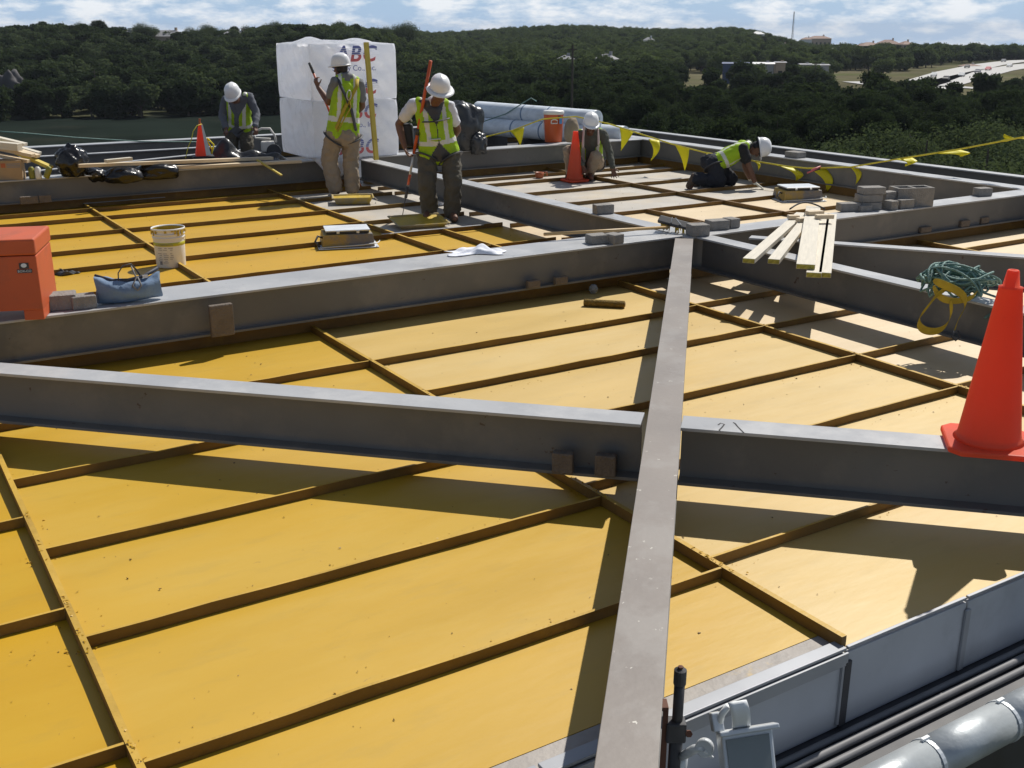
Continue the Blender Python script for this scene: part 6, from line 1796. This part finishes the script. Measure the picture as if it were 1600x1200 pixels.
# ---- poles and mast
def upole(label, x, y_top, r_, rad, arm=1.2):
    p = at(x, y_top, r_); z0 = gz(p.x, p.y)
    e = empty('utility_pole', (p.x, p.y, z0)); tag(e, label, 'pole', 'utility poles')
    MB().tube([(0, 0, -0.5), (0, 0, p.z - z0)], [rad, rad * 0.75], 8).build('post', M['bark'], e)
    box_obj('crossarm', (0, 0, p.z - z0 - 0.6), (arm, 0.12, 0.14), M['bark'], e)
upole('dark utility pole in front of the wooded slope behind the cooler', 895, 70, 150, 0.17)
upole('thin pale utility pole on the left hillside', 147, 108, 225, 0.10, 0.8)
upole('utility pole standing in the clearing', 1275, 96, 300, 0.14, 1.0)
p = at(1241, 18, 880); z0 = gz(p.x, p.y)
mt_ = empty('radio_mast', (p.x, p.y, z0)); tag(mt_, 'thin lattice radio mast on the crest of the middle hill', 'mast')
hM_ = p.z - z0
for k in range(3):
    a = 2.1 * k
    MB().tube([(0.9 * math.cos(a), 0.9 * math.sin(a), 0), (0.4 * math.cos(a), 0.4 * math.sin(a), hM_)], 0.12, 6).build('leg', M['grey_wall'], mt_)
br_ = MB()
for i in range(14):
    z1, z2 = hM_ * i / 14, hM_ * (i + 1) / 14
    for k in range(3):
        a, b_ = 2.1 * k, 2.1 * (k + 1)
        f1, f2 = 0.9 - 0.5 * i / 14, 0.9 - 0.5 * (i + 1) / 14
        br_.tube([(f1 * math.cos(a), f1 * math.sin(a), z1), (f2 * math.cos(b_), f2 * math.sin(b_), z2)], 0.06, 4)
tag(br_.build('bracing', M['grey_wall'], mt_), kind='stuff')
# ---- cars on the road
def car_mesh(c):
    mb = MB()
    prof = [(-2.2, 0.35), (-2.25, 0.75), (-1.9, 0.92), (-1.3, 1.0), (-0.8, 1.42), (0.6, 1.46), (1.15, 1.02), (2.0, 0.90), (2.25, 0.7), (2.25, 0.35)]
    n = len(prof)
    vs = [(x, s * (0.88 if z < 1.1 else 0.68), z) for s in (-1, 1) for x, z in prof]
    fs = [tuple(range(n)), tuple(range(2 * n - 1, n - 1, -1))] + [(k, n + k, n + (k + 1) % n, (k + 1) % n) for k in range(n)]
    mb.add(vs, fs)
    for x in (-1.4, 1.4):
        for s in (-0.8, 0.8):
            mb.lathe([(0, -0.1), (0.33, -0.1), (0.33, 0.1), (0, 0.1)], 12, (x, s, 0.33), Euler((R(90), 0, 0)).to_matrix(), mi=1)
    me = mb.mesh('car'); me.materials.append(c); me.materials.append(M['rubber'])
    return me
cm_ = [car_mesh(M['white_wall']), car_mesh(M['dark']), car_mesh(M['red_print']), car_mesh(M['grey_wall'])]
k = 0
for pts, lab in ((r1p, ' tiny car from the near end of the left carriageway'), (r2p, ' tiny car from the near end of the right carriageway')):
    n_ = 0
    for i in range(9, 30, 3 if pts is r2p else 6):
        p, q = pts[i], pts[i + 1]
        d = (q - p).normalized()
        for off in ((-2.6, 2.6) if (pts is r2p and i % 3) else (2.0,)):
            c_ = p + Vector((-d.y, d.x)) * off + d * random.uniform(-4, 4)
            o = bpy.data.objects.new('car', cm_[(0, 1, 3, 0, 1, 0, 3, 2)[k % 8]]); col.objects.link(o)
            o.location = (c_.x, c_.y, gz(c_.x, c_.y) + 0.37); o.rotation_euler = (0, 0, math.atan2(d.y, d.x))
            tag(o, ORD[n_] + lab, 'car', 'tiny cars on the ' + ('left' if pts is r1p else 'right') + ' carriageway')
            k += 1; n_ += 1

# ------------------------------------------------------------------ the air
hzm = bpy.data.materials.new('thin_air'); hzm.use_nodes = True
hn, hl_ = hzm.node_tree.nodes, hzm.node_tree.links
hn.clear()
ho = hn.new('ShaderNodeOutputMaterial'); hv = hn.new('ShaderNodeVolumePrincipled')
hv.inputs['Color'].default_value = (0.80, 0.88, 1.0, 1); hv.inputs['Density'].default_value = 0.00008
hl_.new(hv.outputs[0], ho.inputs['Volume'])
hb_ = box_obj('haze', (0, 0, -51.0), (15000, 15000, 154), hzm)
tag(hb_, 'thin blue summer haze over the valley', 'haze', None, 'stuff')
